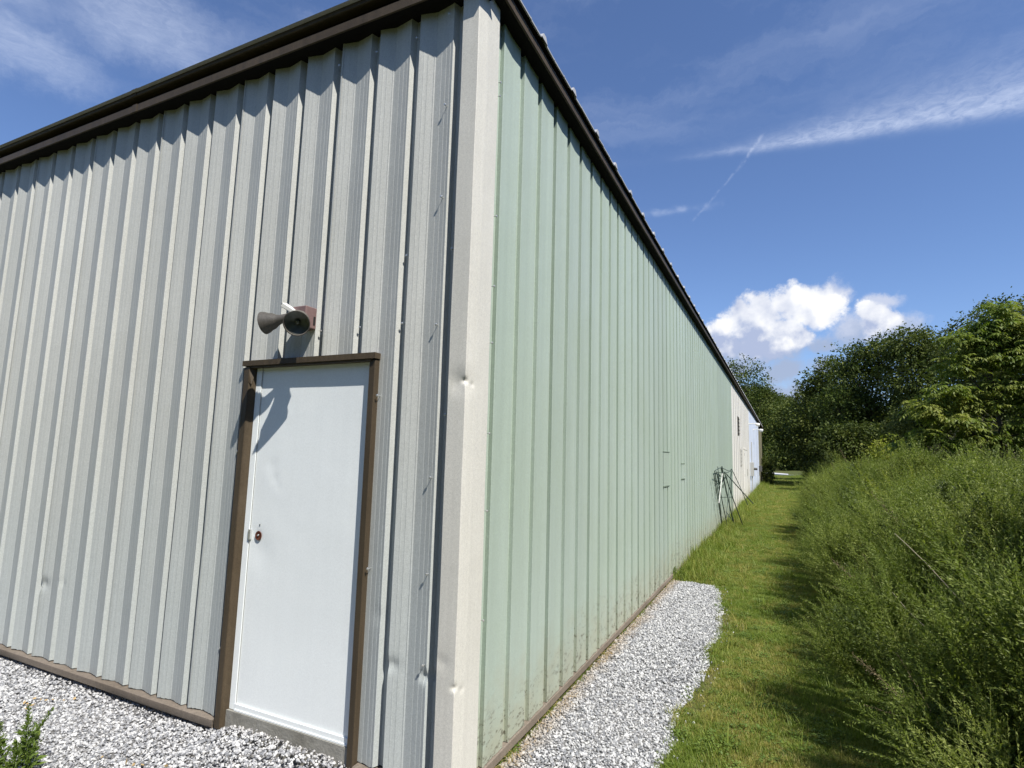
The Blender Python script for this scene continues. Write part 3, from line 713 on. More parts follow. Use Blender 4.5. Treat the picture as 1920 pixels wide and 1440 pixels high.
mb.add(vv, [(0, 3, 2, 1), (4, 5, 6, 7), (0, 1, 5, 4), (1, 2, 6, 5), (2, 3, 7, 6), (3, 0, 4, 7)]); bevel(W(mb).build('sensor_arm', M_wplastic, fl), .004)
mb = MB(); e = b+d*.002; mb.lathe([(0, .0005), (0, .012), (.008, .010), (.010, .0005)], e, d, 12); W(mb).build('sensor_eye', M_black, fl, smooth=40)
# far wall lamps
def gooseneck(y, z, lab):
    g = empty('wall_lamp', (.02, y, z), label=lab, cat='wall lamp', group='white lamps standing out from the far eave')
    mb = MB(); mb.tube([(.0, 0, 0), (.18, 0, .02), (.36, 0, .0)], .022, 8); mb.build('lamp_arm', M_wplastic, g)
    mb = MB(); mb.lathe([(0, .04), (.03, .07), (.14, .085), (.20, .075), (.20, .001)], (.32, 0, -.01), (1, 0, -.25), 16); mb.build('lamp_shade', M_wplastic, g, smooth=40)
    mb = MB(); mb.box((-.02, -.07, -.08), (.0, .07, .08)); mb.build('wall_plate', M_wplastic, g)
gooseneck(28.2, 3.47, 'white arm lamp under the far eave, the nearer and higher in view')
gooseneck(33.5, 3.45, 'white arm lamp under the far eave, the one farther along the wall')

# ------------------------------------------------------------------ wrought iron frames leaning on the wall
tr = empty('iron_frame_rack', (.15, 13.2, GZ), label='jumble of thin dark green iron frames leaning against the green wall', cat='metal frame')
def rod(name, pts, r=.011, mat=M_dgreen):
    mb = MB(); mb.tube([(x-.15, y-13.2, z-GZ) for x, y, z in pts], r, 7); return mb.build(name, mat, tr, smooth=40)
rod('leg', [(.06, 11.6, 1.37), (.07, 12.4, .70), (.08, 13.0, GZ-.01)])
rod('leg', [(.12, 11.4, 1.36), (.14, 12.4, .62), (.17, 13.4, GZ-.01)])
rod('leg', [(.10, 11.0, 1.32), (.11, 11.9, .55), (.12, 12.7, GZ-.01)])
rod('leg', [(.12, 12.6, 1.44), (.20, 13.0, .80), (.30, 13.8, GZ-.01)], .013)
rod('leg', [(.20, 12.4, 1.34), (.34, 13.0, .68), (.51, 14.0, GZ-.01)], .013)
rod('leg', [(.10, 12.7, 1.42), (.20, 12.9, .8), (.36, 13.4, GZ-.01)], .010)
rod('long_rod', [(.20, 12.8, 1.30), (.48, 13.4, .90), (.77, 14.0, .50)], .013)
rod('long_rod', [(.14, 15.5, 1.37), (.34, 15.8, .85), (.53, 16.1, .30)], .010)
rod('back_leg', [(.12, 15.6, 1.36), (.10, 15.8, .60), (.10, 16.0, .0)], .010)
rod('back_leg', [(.14, 15.3, 1.32), (.12, 14.4, .7), (.10, 13.9, .10)], .010)
rod('back_leg', [(.15, 15.4, 1.30), (.14, 14.6, .55), (.14, 14.1, GZ)], .009)
rod('top_rail', [(.06, 11.6, 1.37), (.09, 12.1, 1.42), (.12, 12.6, 1.44), (.14, 14.0, 1.35), (.14, 15.4, 1.30)], .009)
rod('top_rail', [(.12, 11.4, 1.34), (.16, 12.4, 1.32), (.14, 12.9, 1.30)], .008)
rod('top_rail', [(.20, 12.4, 1.33), (.17, 14.0, 1.30), (.14, 15.5, 1.38)], .009)
rod('upright', [(.08, 12.1, 1.47), (.10, 12.15, 1.15), (.10, 12.25, .8)], .009)
rod('upright', [(.12, 12.7, 1.47), (.14, 12.75, 1.28)], .018)
rod('pale_pole', [(.17, 12.25, 1.30), (.14, 11.6, .63)], .008, M_wplastic)
rod('short_rod', [(.10, 13.9, .25), (.22, 13.9, .08), (.34, 13.9, GZ)], .011)
rod('cross_bar', [(.08, 12.35, .72), (.34, 13.0, .70)], .008)
for (cx, cy, cz, r_, a0, a1) in [(.11, 12.0, 1.22, .10, 0, 300), (.11, 12.25, 1.10, .09, 60, 330), (.12, 12.85, 1.16, .11, 170, 370), (.12, 12.95, 1.0, .10, 180, 380), (.11, 12.3, .94, .06, 20, 260)]:
    rod('scroll', [(cx, cy+r_*(1-.45*k/14)*math.cos(R(a0+(a1-a0)*k/14))*1.6, cz+r_*(1-.45*k/14)*math.sin(R(a0+(a1-a0)*k/14))) for k in range(15)], .008)

# ------------------------------------------------------------------ gravel
def stone_proto(seed):
    r = random.Random(seed); bm = bmesh.new(); bmesh.ops.create_icosphere(bm, subdivisions=1, radius=1)
    sx, sy, sz = r.uniform(.8, 1.15), r.uniform(.6, .9), r.uniform(.4, .62)
    for v in bm.verts: v.co = Vector((v.co.x*sx, v.co.y*sy, v.co.z*sz))*r.uniform(.78, 1.18)
    me = bpy.data.meshes.new('marble_chip'); bm.to_mesh(me); bm.free(); me.materials.append(M_stone)
    return bpy.data.objects.new('marble_chip', me)
chips = [stone_proto(i) for i in range(9)]
def gravel():
    Ps = []
    for (x0, x1, y0, y1, dens) in [(-5.2, 1.1, -1.6, .02, 6300), (-.05, 1.05, 0.0, 6.15, 6300), (-9, -5.2, -1.6, .02, 1400)]:
        n = int((x1-x0)*(y1-y0)*dens); Ps.append(np.stack([rng.uniform(x0, x1, n), rng.uniform(y0, y1, n)], 1))
    P = np.concatenate(Ps); P = P[inside(P, gravel_poly)]
    # keep the visible wedge dense, thin the rest
    n = len(P); s = rng.lognormal(-4.82, .33, n); s = np.clip(s, .0045, .017)
    z = GZ-.004+s*.25+rng.uniform(0, .009, n)+.072*np.exp(-((P[:, 0]+1.03)/.56)**6)*np.exp(-(P[:, 1]/.34)**2)+.012*np.exp(-(P[:, 1]/.12)**2)*(P[:, 0] < -.1)+.006*np.sin(P[:, 0]*3.1)*np.cos(P[:, 1]*2.3)
    rot = np.stack([rng.normal(0, .55, n), rng.normal(0, .55, n), rng.uniform(0, 6.28, n)], 1)
    # strays on the lawn edge
    m = 500; k = rng.integers(0, len(ge)-40, m); E = np.array(ge)[k]+rng.normal(0, .05, (m, 2)); s2 = rng.uniform(.006, .012, m)
    P3 = np.concatenate([np.column_stack([P, z]), np.column_stack([E, np.full(m, GZ+.004)])]); S = np.concatenate([s, s2])
    rot = np.concatenate([rot, rng.uniform(0, 6, (m, 3))])
    scatter('gravel', P3, rot, np.repeat(S[:, None], 3, 1), rng.integers(0, 9, len(S)), chips, label='white and grey marble chip gravel round the foot of the shed', cat='gravel')
gravel()

# ------------------------------------------------------------------ grass
def tuft_proto(seed, nb, h0, h1, spread, w=.0032):
    g = np.random.default_rng(seed); V = []; F = []; rn = []
    for b in range(nb):
        a = g.uniform(0, 6.28); r_ = spread*math.sqrt(g.uniform(0, 1)); px, py = r_*math.cos(a), r_*math.sin(a)
        h = g.uniform(h0, h1); da = g.uniform(0, 6.28); lean = g.uniform(.1, .9)*h; sx, sy = -math.sin(da)*w/2, math.cos(da)*w/2
        i = len(V); q = g.uniform(0, 1)
        for (t_, ww) in ((0, 1.0), (.5, .85), (1, .12)):
            cx = px+math.cos(da)*lean*t_**1.8; cy = py+math.sin(da)*lean*t_**1.8; cz = h*(t_-.18*t_*t_)
            V += [(cx-sx*ww, cy-sy*ww, cz), (cx+sx*ww, cy+sy*ww, cz)]
        F += [(i, i+1, i+3, i+2), (i+2, i+3, i+5, i+4)]; rn += [q, q]
    return bpy.data.objects.new('grass_tuft', fast_mesh('grass_tuft', V, F, M_grass, rn))
tufts = [tuft_proto(20+i, 34, .016, .046, .045, .0028) for i in range(6)]
tall = [tuft_proto(40+i, 16, .06, .16, .05, .0045) for i in range(3)]
def clover_proto(seed):
    g = np.random.default_rng(seed); n = 40; a = g.uniform(0, 6.28, n); r_ = .06*np.sqrt(g.uniform(0, 1, n))
    P = np.stack([r_*np.cos(a), r_*np.sin(a), g.uniform(.02, .045, n)], 1); d = g.normal(0, 1, (n, 3)); d[:, 2] *= .3
    V, F = blades(P, d, np.tile([0, 0, 1.], (n, 1)), g.uniform(.012, .022, n), g.uniform(.010, .016, n))
    return bpy.data.objects.new('clover_patch', fast_mesh('clover_patch', V, F, M_smallweed, g.uniform(0, 1, n)))
clovers = [clover_proto(60+i) for i in range(2)]
def brush_edge(y):
    """x where the weeds begin"""
    return np.interp(y, [-3, 0, 1.5, 3, 5, 9, 13, 20, 30, 45, 60, 75], [2.7, 2.45, 2.38, 2.42, 2.45, 2.42, 2.4, 2.7, 3.2, 3.7, 4.0, 4.3])
def lawn():
    Ps, Ss = [], []
    for (x0, x1, y0, y1, dens, sc) in [(.02, 3.6, -1.0, 4.0, 1500, 1.0), (.02, 3.4, 4.0, 9, 1000, 1.1), (.02, 3.4, 9, 18, 520, 1.25), (.02, 3.6, 18, 34, 220, 1.5), (.02, 4, 34, 76, 60, 2.2)]:
        n = int((x1-x0)*(y1-y0)*dens); Ps.append(np.stack([rng.uniform(x0, x1, n), rng.uniform(y0, y1, n)], 1)); Ss.append(np.full(n, sc))
    P = np.concatenate(Ps); S = np.concatenate(Ss)
    ins = inside(P, gravel_poly); d = edge_dist(P, ge)
    keep = ~ins | ((d < .03) & (rng.uniform(0, 1, len(P)) < .35))
    # bare brown rim at places beside the gravel
    bare = (~ins) & (d < .11) & (np.sin(P[:, 1]*2.9+1.3) > .1) & (rng.uniform(0, 1, len(P)) < .8)
    keep &= ~bare; keep &= P[:, 0] < brush_edge(P[:, 1])+.9
    P, S = P[keep], S[keep]; n = len(P)
    nz = np.sin(P[:, 0]*5.1+P[:, 1]*1.7)*np.sin(P[:, 1]*3.3-P[:, 0]*2.2)
    hz = S*rng.uniform(.7, 1.25, n)*(1+.22*nz)*(1+.5*np.clip((P[:, 1]-5.9)*2, 0, 1)*np.clip((.5-P[:, 0])*2.5, 0, 1))
    idx = rng.integers(0, 6, n)
    p = np.where((P[:, 0] < .55) & (P[:, 1] > 6), .22, .012); idx = np.where(rng.uniform(0, 1, n) < p, rng.integers(6, 9, n), idx)
    idx = np.where(rng.uniform(0, 1, n) < .02, rng.integers(9, 11, n), idx)
    # names sort alphabetically: clover_patch(2), grass_tuft(9)
    idx = np.where(idx >= 9, idx-9, idx+2)
    rot = np.stack([rng.normal(0, .12, n), rng.normal(0, .12, n), rng.uniform(0, 6.28, n)], 1)
    z = ground_z(P[:, 0], P[:, 1])
    scatter('grass', np.column_stack([P, z]), rot, np.stack([S, S, hz], 1), idx, clovers+tufts+tall, label='mown green and straw coloured grass strip beside the shed', cat='grass')
lawn()

# ------------------------------------------------------------------ tall weeds (mugwort) as one thicket
def weed_proto(seed, h, name='weed_stem', nn=46, mat=M_weed, bl=1.0, leaf=1.0, droop=.2, spike=.3, bare=.10):
    g = np.random.default_rng(seed)
    ang = g.uniform(0, 6.28); bend = g.uniform(.03, .16)*h
    def stem(t_): return np.array([math.cos(ang)*bend*t_**2, math.sin(ang)*bend*t_**2, h*t_*(1-.04*t_)])
    Ps, Ds, Ls = [], [], []; SV, SF = [], []
    def tube(pts, r0, r1):
        b = len(SV); n = len(pts)
        for i, p in enumerate(pts):
            r_ = r0+(r1-r0)*i/(n-1)
            for k in range(3): SV.append((p[0]+r_*math.cos(2.09*k), p[1]+r_*math.sin(2.09*k), p[2]))
        for i in range(n-1):
            for k in range(3): SF.append((b+i*3+k, b+i*3+(k+1) % 3, b+(i+1)*3+(k+1) % 3, b+(i+1)*3+k))
    def leafy(p, d, L, size, step, spread=.8):
        nl = max(2, int(L/step))
        for j in range(nl):
            q = (j+.6)/nl; P_ = p+d*L*q; aa = g.uniform(0, 6.28); o = np.array([math.cos(aa), math.sin(aa), g.uniform(-.1, .8)])
            dd = d*.8+o*spread; Ll = leaf*size*(1-.5*q)*g.uniform(.7, 1.3); lob = (-.55, 0, .55) if Ll > .028 else (0,)
            for w_ in lob:
                sd_ = np.cross(dd, [0, 0, 1]); Ps.append(P_); Ds.append(dd+sd_*w_+[0, 0, -droop]); Ls.append(Ll*(1 if w_ == 0 else .7))
    tube([stem(t_) for t_ in np.linspace(0, 1, 8)], .0050, .0010)
    for k in range(nn):
        t_ = bare+(1-spike-bare)*(k+.5)/nn; p = stem(t_); a = k*2.4+g.uniform(-.4, .4)
        Lb = bl*h*(.10+.17*math.sin(math.pi*min(1, t_*1.1)))*g.uniform(.55, 1.3); up_ = g.uniform(.9, 1.9)
        d = np.array([math.cos(a), math.sin(a), up_]); d /= np.linalg.norm(d); tube([p, p+d*Lb*.5, p+d*Lb*.97+[0, 0, .01]], .0018, .0006)
        leafy(p, d, Lb, .030*(1-.35*t_), .011)
        aa = a+g.uniform(-1, 1); leafy(p, np.array([math.cos(aa), math.sin(aa), .5]), .03, .055*(1-.5*t_), .03)
    # slender leafy flower spike at the tip
    for k in range(int(46*spike/.3)):
        t_ = 1-spike+spike*k/(46*spike/.3); p = stem(t_); a = g.uniform(0, 6.28); d = np.array([math.cos(a), math.sin(a), 1.7]); d /= np.linalg.norm(d)
        leafy(p, d, h*(.075*(1-(t_-1+spike)/spike)+.012), .016, .009, .6)
    P_ = np.array(Ps); D = np.array(Ds); L = np.array(Ls); N = g.normal(0, .6, D.shape)+[0, 0, 1.]
    V, F = blades(P_, D, N, L, L*.32, .12); ns = len(V)
    V = np.concatenate([V, np.array(SV)]); F = np.concatenate([F, np.array(SF)+ns])
    rn = np.concatenate([g.uniform(0, 1, len(P_)), np.full(len(SF), .9)])
    return bpy.data.objects.new(name, fast_mesh(name, V, F, mat, rn))
weeds = [weed_proto(100+i, 1.0, leaf=1.3, nn=30+3*i, spike=(.16, .24, .32)[i % 3], bare=.36, bl=1.15) for i in range(8)]
M_weedb = leaf_mat('broad_weed_leaf', [(.05, .075, .018), (.085, .115, .028), (.13, .15, .045)], .25)
M_weedd = leaf_mat('dry_seed_head', [(.11, .085, .045), (.17, .13, .07), (.25, .20, .11)], .15)
M_weedy = leaf_mat('yellow_green_weed', [(.14, .18, .02), (.22, .26, .035), (.33, .34, .06)], .4)
weeds += [weed_proto(130, .95, leaf=2.1, nn=20, spike=.08, mat=M_weedb, name='weed_stem'), weed_proto(131, .9, leaf=1.8, nn=24, spike=.1, mat=M_weedb, name='weed_stem'),
          weed_proto(132, 1.08, leaf=.9, nn=12, spike=.35, mat=M_weedd, name='weed_stem'), weed_proto(133, 1.0, leaf=1.5, nn=30, spike=.3, mat=M_weedy, name='weed_stem')]
def thicket():
    Ps, H = [], []
    for (w, y0, y1, dens) in [(3.6, -4, 6, 56), (6.0, 6, 14, 38), (7.5, 14, 26, 14), (9, 26, 62, 4.5)]:
        n = int(w*(y1-y0)*dens); y = rng.uniform(y0, y1, n); off = w*rng.uniform(0, 1, n)**1.15; x = brush_edge(y)+off+.14*np.sin(y*1.9)+.10*np.sin(y*5.3)+.06*np.sin(y*9.1)
        Ps.append(np.stack([x, y, off], 1))
    A = np.concatenate(Ps); x, y, off = A.T
    fld = np.sin(x*2.3+1)*np.sin(y*1.9)+.7*np.sin(x*4.1-y*3.3)+.5*np.sin(x*1.1+y*.8)
    A = A[(rng.uniform(-1.5, 1, len(A)) < fld+.35) & ~((y < 1.2) & (x < 1.5+.30*(y+2.55)+1.0) & ~((y > .2) & (x < 1.5+.30*(y+2.55)+.25))) & ~((y < 0) & (x < 3.4))]; n = len(A); x, y, off = A.T
    fld = np.sin(x*2.3+1)*np.sin(y*1.9)+.7*np.sin(x*4.1-y*3.3)+.5*np.sin(x*1.1+y*.8)
    pick = rng.integers(0, 8, n); u_ = rng.uniform(0, 1, n); sp = np.sin(x*1.7+2)*np.cos(y*1.3)
    pick = np.where(u_ < .05+.14*(sp > .45), rng.integers(8, 10, n), pick); pick = np.where(u_ > .99, 10, pick)
    pick = np.where((u_ > .5) & (np.sin(x*.9+y*.55) > .86), 11, pick)
    frame_x = 1.5+.30*(y+2.55)
    h = (1.05+.55*np.clip(off/.9, 0, 1))*rng.uniform(.70, 1.14, n)*(1+.11*fld+.06*np.sin(y*1.1))*(1+.42*np.clip((x-frame_x-.45)/.4, 0, 1)*np.clip((5.2-y)/2, 0, 1))*(1+.09*np.clip((x-3.4)/1.2, 0, 1)*np.clip((y-6)/3, 0, 1))  # unseen weeds beyond the right frame line raised to shade the near ones
    # near the picture's right edge the plants are lower right by the lens
    h *= np.where(x < frame_x+.5, np.interp(y, [0, 1.5, 3.5, 6], [.74, .94, 1.04, 1.0]), 1.0)*np.where(rng.uniform(0, 1, n) < .06, 1.16, 1)
    lean = -(.50*np.clip(1-off/1.2, 0, 1)+.14)+rng.normal(0, .20, n)
    lean = np.where((x > frame_x+.35) & (y < 6), -.06, lean)      # towards the open lawn (-x)
    ly = rng.normal(.04, .22, n); yaw = rng.uniform(0, 6.28, n)
    from mathutils import Euler, Quaternion
    rot = []
    for i in range(n):
        q = Quaternion((0, 1, 0), lean[i]) @ Quaternion((1, 0, 0), ly[i]) @ Quaternion((0, 0, 1), yaw[i]); e = q.to_euler(); rot.append((e.x, e.y, e.z))
    # size factor wide as well
    S = np.stack([h*.95, h*.95, h], 1)
    scatter('tall_weeds', np.column_stack([x, y, ground_z(x, y)]), rot, S, pick, weeds, label='dense thicket of tall feathery green weeds along the right of the lawn', cat='weeds')
thicket()
# dry pale stalks lying in the weeds
def stalk(pts, lab):
    mb = MB(); o0 = Vector(pts[0]); mb.tube([Vector(p)-o0 for p in pts], [.0035, .003, .0025, .002][:len(pts)] if len(pts) <= 4 else .004, 6)
    o = mb.build('dry_stalk', M_twig, label=lab, cat='dead stalk', group='pale dry stalks caught in the weeds', smooth=60); o.location = o0+Vector((-.16, -.16, .03))
stalk([(2.80, 2.72, .62), (2.57, 2.55, .90), (2.42, 2.45, 1.06), (2.36, 2.42, 1.12)], 'long straight pale dry stalk slanting through the middle of the weeds')
stalk([(2.52, 2.40, .50), (2.40, 2.35, .62), (2.31, 2.30, .74)], 'short thin bleached stalk low over the dark hollow at the weeds\' edge')
stalk([(2.44, 2.30, .36), (2.34, 2.25, .42), (2.24, 2.20, .49)], 'lowest curved pale stalk sticking out of the shaded weeds over the lawn')

# small weed by the gravel, lower left corner of the view
def weed_plant(loc, n, hh, lab, seed, sc=1.0):
    root = empty('weed_plant', loc, label=lab, cat='weed'); r = random.Random(seed)
    for i in range(n):
        o = weed_proto(seed+i, hh*r.uniform(.6, 1.15), 'leafy_stem', 12, M_smallweed, .9, 1.35*sc, .05, .25); COL.objects.link(o); o.parent = root
        a = r.uniform(0, 6.28); d = r.uniform(0, .16)*sc; o.location = (d*math.cos(a), d*math.sin(a), 0)
        o.rotation_euler = (r.uniform(-.35, .35), r.uniform(-.35, .35), r.uniform(0, 6.28))
weed_plant((-2.16, -.88, GZ), 15, .33, 'small bushy green weed growing in the gravel in front of the grey wall', 300)
weed_plant((.10, 6.2, GZ), 5, .16, 'little green weed at the foot of the green wall where the gravel ends', 330, .7)

# straw and dead leaves
def litter():
    n = 1500; y = rng.uniform(.1, 6.0, n); x = .035+np.abs(rng.normal(0, .045, n)); g = np.sin(y*4.2)*np.sin(y*1.7+1)
    k = rng.uniform(-.6, 1, n) < g+.35; x, y = x[k], y[k]; n = len(x)
    P = np.stack([x, y, np.full(n, GZ+.012)+rng.uniform(0, .012, n)], 1); D = rng.normal(0, 1, (n, 3)); D[:, 2] *= .25; D[:, 1] *= 1.4
    V, F = blades(P, D, np.tile([0, 0, 1.], (n, 1)), rng.uniform(.02, .07, n), rng.uniform(.0015, .004, n))
    o = bpy.data.objects.new('straw_litter', fast_mesh('straw_litter', V, F, M_litter)); COL.objects.link(o)
    props(o, 'dry straw and clippings caught along the foot of the green wall', 'litter', None, 'stuff')
    n = 60; P = np.stack([rng.uniform(-4.5, .9, n), rng.uniform(-1.2, -.1, n), np.full(n, GZ+.018)], 1); P[:12, :2] = rng.normal((-3.0, -.30), (.07, .05), (12, 2)); P[12:26, :2] = rng.normal((-1.6, -.45), (.12, .08), (14, 2))
    D = rng.normal(0, 1, (n, 3)); D[:, 2] *= .3; V, F = blades(P, D, rng.normal(0, .5, (n, 3))+[0, 0, 1], rng.uniform(.02, .045, n), rng.uniform(.012, .022, n))
    o = bpy.data.objects.new('dead_leaves', fast_mesh('dead_leaves', V, F, M_litter)); COL.objects.link(o)
    props(o, 'few brown dead leaf scraps scattered on the white gravel', 'dead leaves', None, 'stuff')
litter()

# ------------------------------------------------------------------ trees
def limbs(mb, p, d, L, r_, depth, g, ends):
    pts = [p]; rr = [r_]; q = Vector(p); dd = Vector(d)
    for i in range(4):
        dd = (dd+Vector((g.uniform(-.16, .16), g.uniform(-.16, .16), g.uniform(-.02, .12)))).normalized(); q = q+dd*L/4; pts.append(q.copy()); rr.append(r_*(1-.16*(i+1)))
    mb.tube(pts, rr, 7 if depth > 1 else 5); ends.append(q.copy())
    if depth > 0:
        for k in range(3 if depth > 1 else 2):
            a = g.uniform(0, 6.28); nd = (dd*.8+Vector((math.cos(a), math.sin(a), g.uniform(-.1, .5)))*.75).normalized()
            limbs(mb, pts[g.choice([2, 3, 4])], nd, L*g.uniform(.55, .8), rr[-1]*.75, depth-1, g, ends)
def tree(base, H, lobes, nclus, leafL, mat, label, name='tree', seed=0, cr=.42, per=15, group='trees along the lot edge', trunk_r=.16, stretch=.62, jitter=1.0):
    """lobes: list of (dx,dy,z,rx,ry,rz) crown ellipsoids relative to base"""
    g = random.Random(seed); q = np.random.default_rng(seed+1000)
    root = empty(name, base, label=label, cat='tree' if 'shrub' not in name else 'shrub', group=group)
    mb = MB(); ends = []
    limbs(mb, Vector((0, 0, -.1)), (g.uniform(-.06, .06), g.uniform(-.06, .06), 1), H*.42, trunk_r, 0, g, ends)
    top = ends[0]
    for lb in lobes:
        t_ = Vector(lb[:3]); st = top*g.uniform(.55, 1.0); mid = (st+t_)/2+Vector((g.uniform(-.3, .3), g.uniform(-.3, .3), -.2))
        mb.tube([st, mid, t_], [trunk_r*.45, trunk_r*.28, trunk_r*.1], 6)
        for k in range(5):
            a = Vector((g.uniform(-1, 1)*lb[3], g.uniform(-1, 1)*lb[4], g.uniform(-.4, .9)*lb[5]))*.8; mb.tube([mid.lerp(t_, g.uniform(.3, 1)), t_+a], [trunk_r*.12, trunk_r*.03], 4)
    mb.build('trunk', M_bark, root, smooth=60)
    vol = np.array([l[3]*l[4]*l[5] for l in lobes])**.7; cnt = (nclus*vol/vol.sum()).astype(int)+4; C = []; OUT = []
    for l, c_ in zip(lobes, cnt):
        d = q.normal(0, 1, (c_, 3)); d /= np.linalg.norm(d, axis=1, keepdims=True); r_ = q.uniform(.35, 1.0, (c_, 1))**.45
        bump = 1+.26*np.sin(d[:, :1]*5+l[0])*np.cos(d[:, 2:]*6+l[1])+.12*np.sin(d[:, 1:2]*11+l[2])+q.normal(0, .10, (c_, 1))
        C.append(np.array(l[:3])+d*r_*bump*np.array(l[3:])); OUT.append(d)
    C = np.concatenate(C); OUT = np.concatenate(OUT); n = len(C)*per
    ci = np.repeat(np.arange(len(C)), per); cs = cr*q.uniform(.6, 1.4, len(C))
    off = q.normal(0, 1, (n, 3))*np.array([1, 1, stretch])*.55; P = C[ci]+off*cs[ci][:, None]
    D = off*.5+OUT[ci]*.6+q.normal(0, .7, (n, 3)); D[:, 2] -= .15; N = q.normal(0, .75, (n, 3))+[0, 0, 1.]
    V, F = blades(P, D, N, leafL*q.uniform(.65, 1.35, n), leafL*q.uniform(.42, .7, n), .12)
    rn = np.clip(q.uniform(0, 1, len(C))[ci]*.6+q.uniform(0, .4, n), 0, 1)
    o = bpy.data.objects.new('crown', fast_mesh('crown', V, F, mat, rn)); COL.objects.link(o); o.parent = root
    return root
def crown(x, y, z0, z1, r_, g, n=7):
    """random pile of lobes filling a crown from z0 to z1"""
    L = []
    for i in range(n):
        k = (i+.5)/n; z = z0+(z1-z0)*k; rr = r_*(.62+.38*math.sin(math.pi*min(1, k*.85+.12))); a = g.uniform(0, 6.28); o = rr*g.uniform(.25, .6)*(1-.5*k)
        q = rr*g.uniform(.5, .7); L.append((x+o*math.cos(a), y+o*math.sin(a), min(z, z1-q*.75), q, q, q*g.uniform(.7, .9)))
    return L
G = random.Random(77)
TG = 'trees behind the weeds'
tree((-3.2, 62, GZ), 12.5, [(-1, 0, 9.8, 3.0, 3, 2.7), (1.5, -.5, 9.9, 2.2, 2.2, 2.3), (2.5, -1, 7.6, 2.0, 2.2, 1.5), (2.9, -.5, 6.0, 2.0, 2.2, 1.6), (-2.5, 0, 7, 3, 3, 3), (1.6, 0, 4.2, 2.4, 2.4, 2.0), (0.2, -1, 2.4, 2.6, 2.4, 2), (-3.5, 1, 9, 3, 3, 2.4), (3.3, 0, 8.7, 1.2, 1.1, .7), (3.4, 0, 5.2, 1.3, 1.3, .9)], 1500, .24, M_midleaf,
     'tall mid green tree rising beyond the far end of the shed roof', seed=1, cr=.55, per=15, group=TG)
tree((4.9, 58, GZ), 9, crown(0, 0, 2.9, 8.6, 2.7, G, 8)+[(-2.6, 0, 5.4, 1.6, 1.6, 1.5), (-2.6, 0, 3.9, 1.5, 1.6, 1.2), (-1.5, 0, 7.6, 1.0, 1.0, 1.1)], 1100, .24, M_darkleaf, 'small dark tree closing the far end of the lawn, left of the big dark trees', seed=2, cr=.5, group=TG)
tree((5.4, 49, GZ), 10, crown(0, 0, 1, 10.0, 2.7, G, 8)+[(-1.3, 0, 8.0, 1.2, 1.2, 1.2), (-2.0, 0, 4.6, 1.7, 1.7, 1.7), (-1.5, 0, 2.5, 1.8, 1.8, 1.5)], 1300, .22, M_darkleaf, 'dark leafy tree with a knobbly top, first of the big trees right of the gap', seed=3, cr=.48, group=TG)
tree((7.2, 43, GZ), 11, crown(0, 0, 1, 10.4, 3.1, G, 9)+[(-1.2, 0, 9.0, 1.3, 1.3, 1.1), (.6, 0, 9.6, 1.1, 1.1, .9), (-2.2, -1, 5.6, 1.6, 1.6, 1.5)], 1700, .20, M_midleaf, 'broad rounded green tree standing behind the middle of the weeds', seed=4, cr=.46, group=TG)
tree((9.6, 40, GZ), 10.6, crown(0, 0, 1, 10.2, 2.9, G, 9)+[(-.8, 0, 9.4, 1.2, 1.2, 1.0), (1.4, 0, 8.4, 1.2, 1.2, 1.0)], 1700, .19, M_darkleaf, 'dark rounded tree meeting the tall tree on the right', seed=5, cr=.45, group=TG)
tree((10.4, 28, GZ), 9.2, crown(0, 0, 1, 8.9, 2.7, G, 9)+[(-1.6, 0, 6.4, 1.1, 1.1, 1.1), (-1.4, 0, 7.4, .8, .8, .7), (-1.8, 0, 4.2, 1.2, 1.2, 1.3), (1.5, 0, 7.6, 1.3, 1.3, 1.1)], 2200, .14, M_darkleaf, 'very dark dense tree behind the yellow-green tree', seed=6, cr=.36, group=TG)
tree((15.5, 30, GZ), 9.2, crown(0, 0, 1, 9.4, 3.2, G, 9), 1200, .2, M_darkleaf, 'dark tree at the right rear, mostly hidden behind the yellow-green tree', seed=7, cr=.45, group=TG)
tree((14, 44, GZ), 10.6, crown(0, 0, 1, 10.2, 3.6, G, 9), 1000, .24, M_midleaf, 'green tree far at the right behind the dark trees', seed=8, cr=.5, group=TG)
tree((5.2, 36, GZ), 4.6, crown(0, 0, .6, 4.2, 2.0, G, 6), 700, .17, M_darkleaf, 'low dark shrub under the big trees beyond the weeds', 'tall_shrub', seed=9, cr=.4, group=TG)
tree((7.6, 30, GZ), 5, crown(0, 0, .6, 4.6, 2.2, G, 6), 900, .15, M_darkleaf, 'dark bushy undergrowth shrub left of the very dark tree', 'tall_shrub', seed=10, cr=.38, group=TG)
tree((4.3, 17.5, GZ), 2.8, [(0, 0, 2.1, .42, .4, .45), (.35, 0, 1.8, .5, .5, .4), (-.2, 0, 1.4, .5, .5, .5), (.8, .2, 1.6, .5, .5, .35)], 170, .085, M_shrubleaf, 'bright yellow-green shrub poking up out of the weeds', 'small_shrub', seed=11, cr=.16, per=18, trunk_r=.03)
tree((6.3, 19, GZ), 3.5, [(0, 0, 2.5, .7, .7, .7), (.7, 0, 2.7, .6, .6, .6), (-.5, 0, 2.0, .6, .6, .6), (.3, 0, 1.5, .9, .8, .7), (1.5, 0, 2.2, .7, .7, .7)], 420, .055, M_brownleaf, 'brownish seedy shrub between the weeds and the dark trees', 'small_shrub', seed=12, cr=.2, per=22, trunk_r=.03)
tree((.42, 46, GZ), 2.4, [(0, 0, 1.0, .42, .8, .8), (.05, -.8, .6, .40, .7, .6), (-.1, 1, 1.6, .35, .6, .5)], 150, .13, M_darkleaf, 'dark shrub against the far tan end of the shed', 'small_shrub', seed=13, cr=.16, trunk_r=.03)
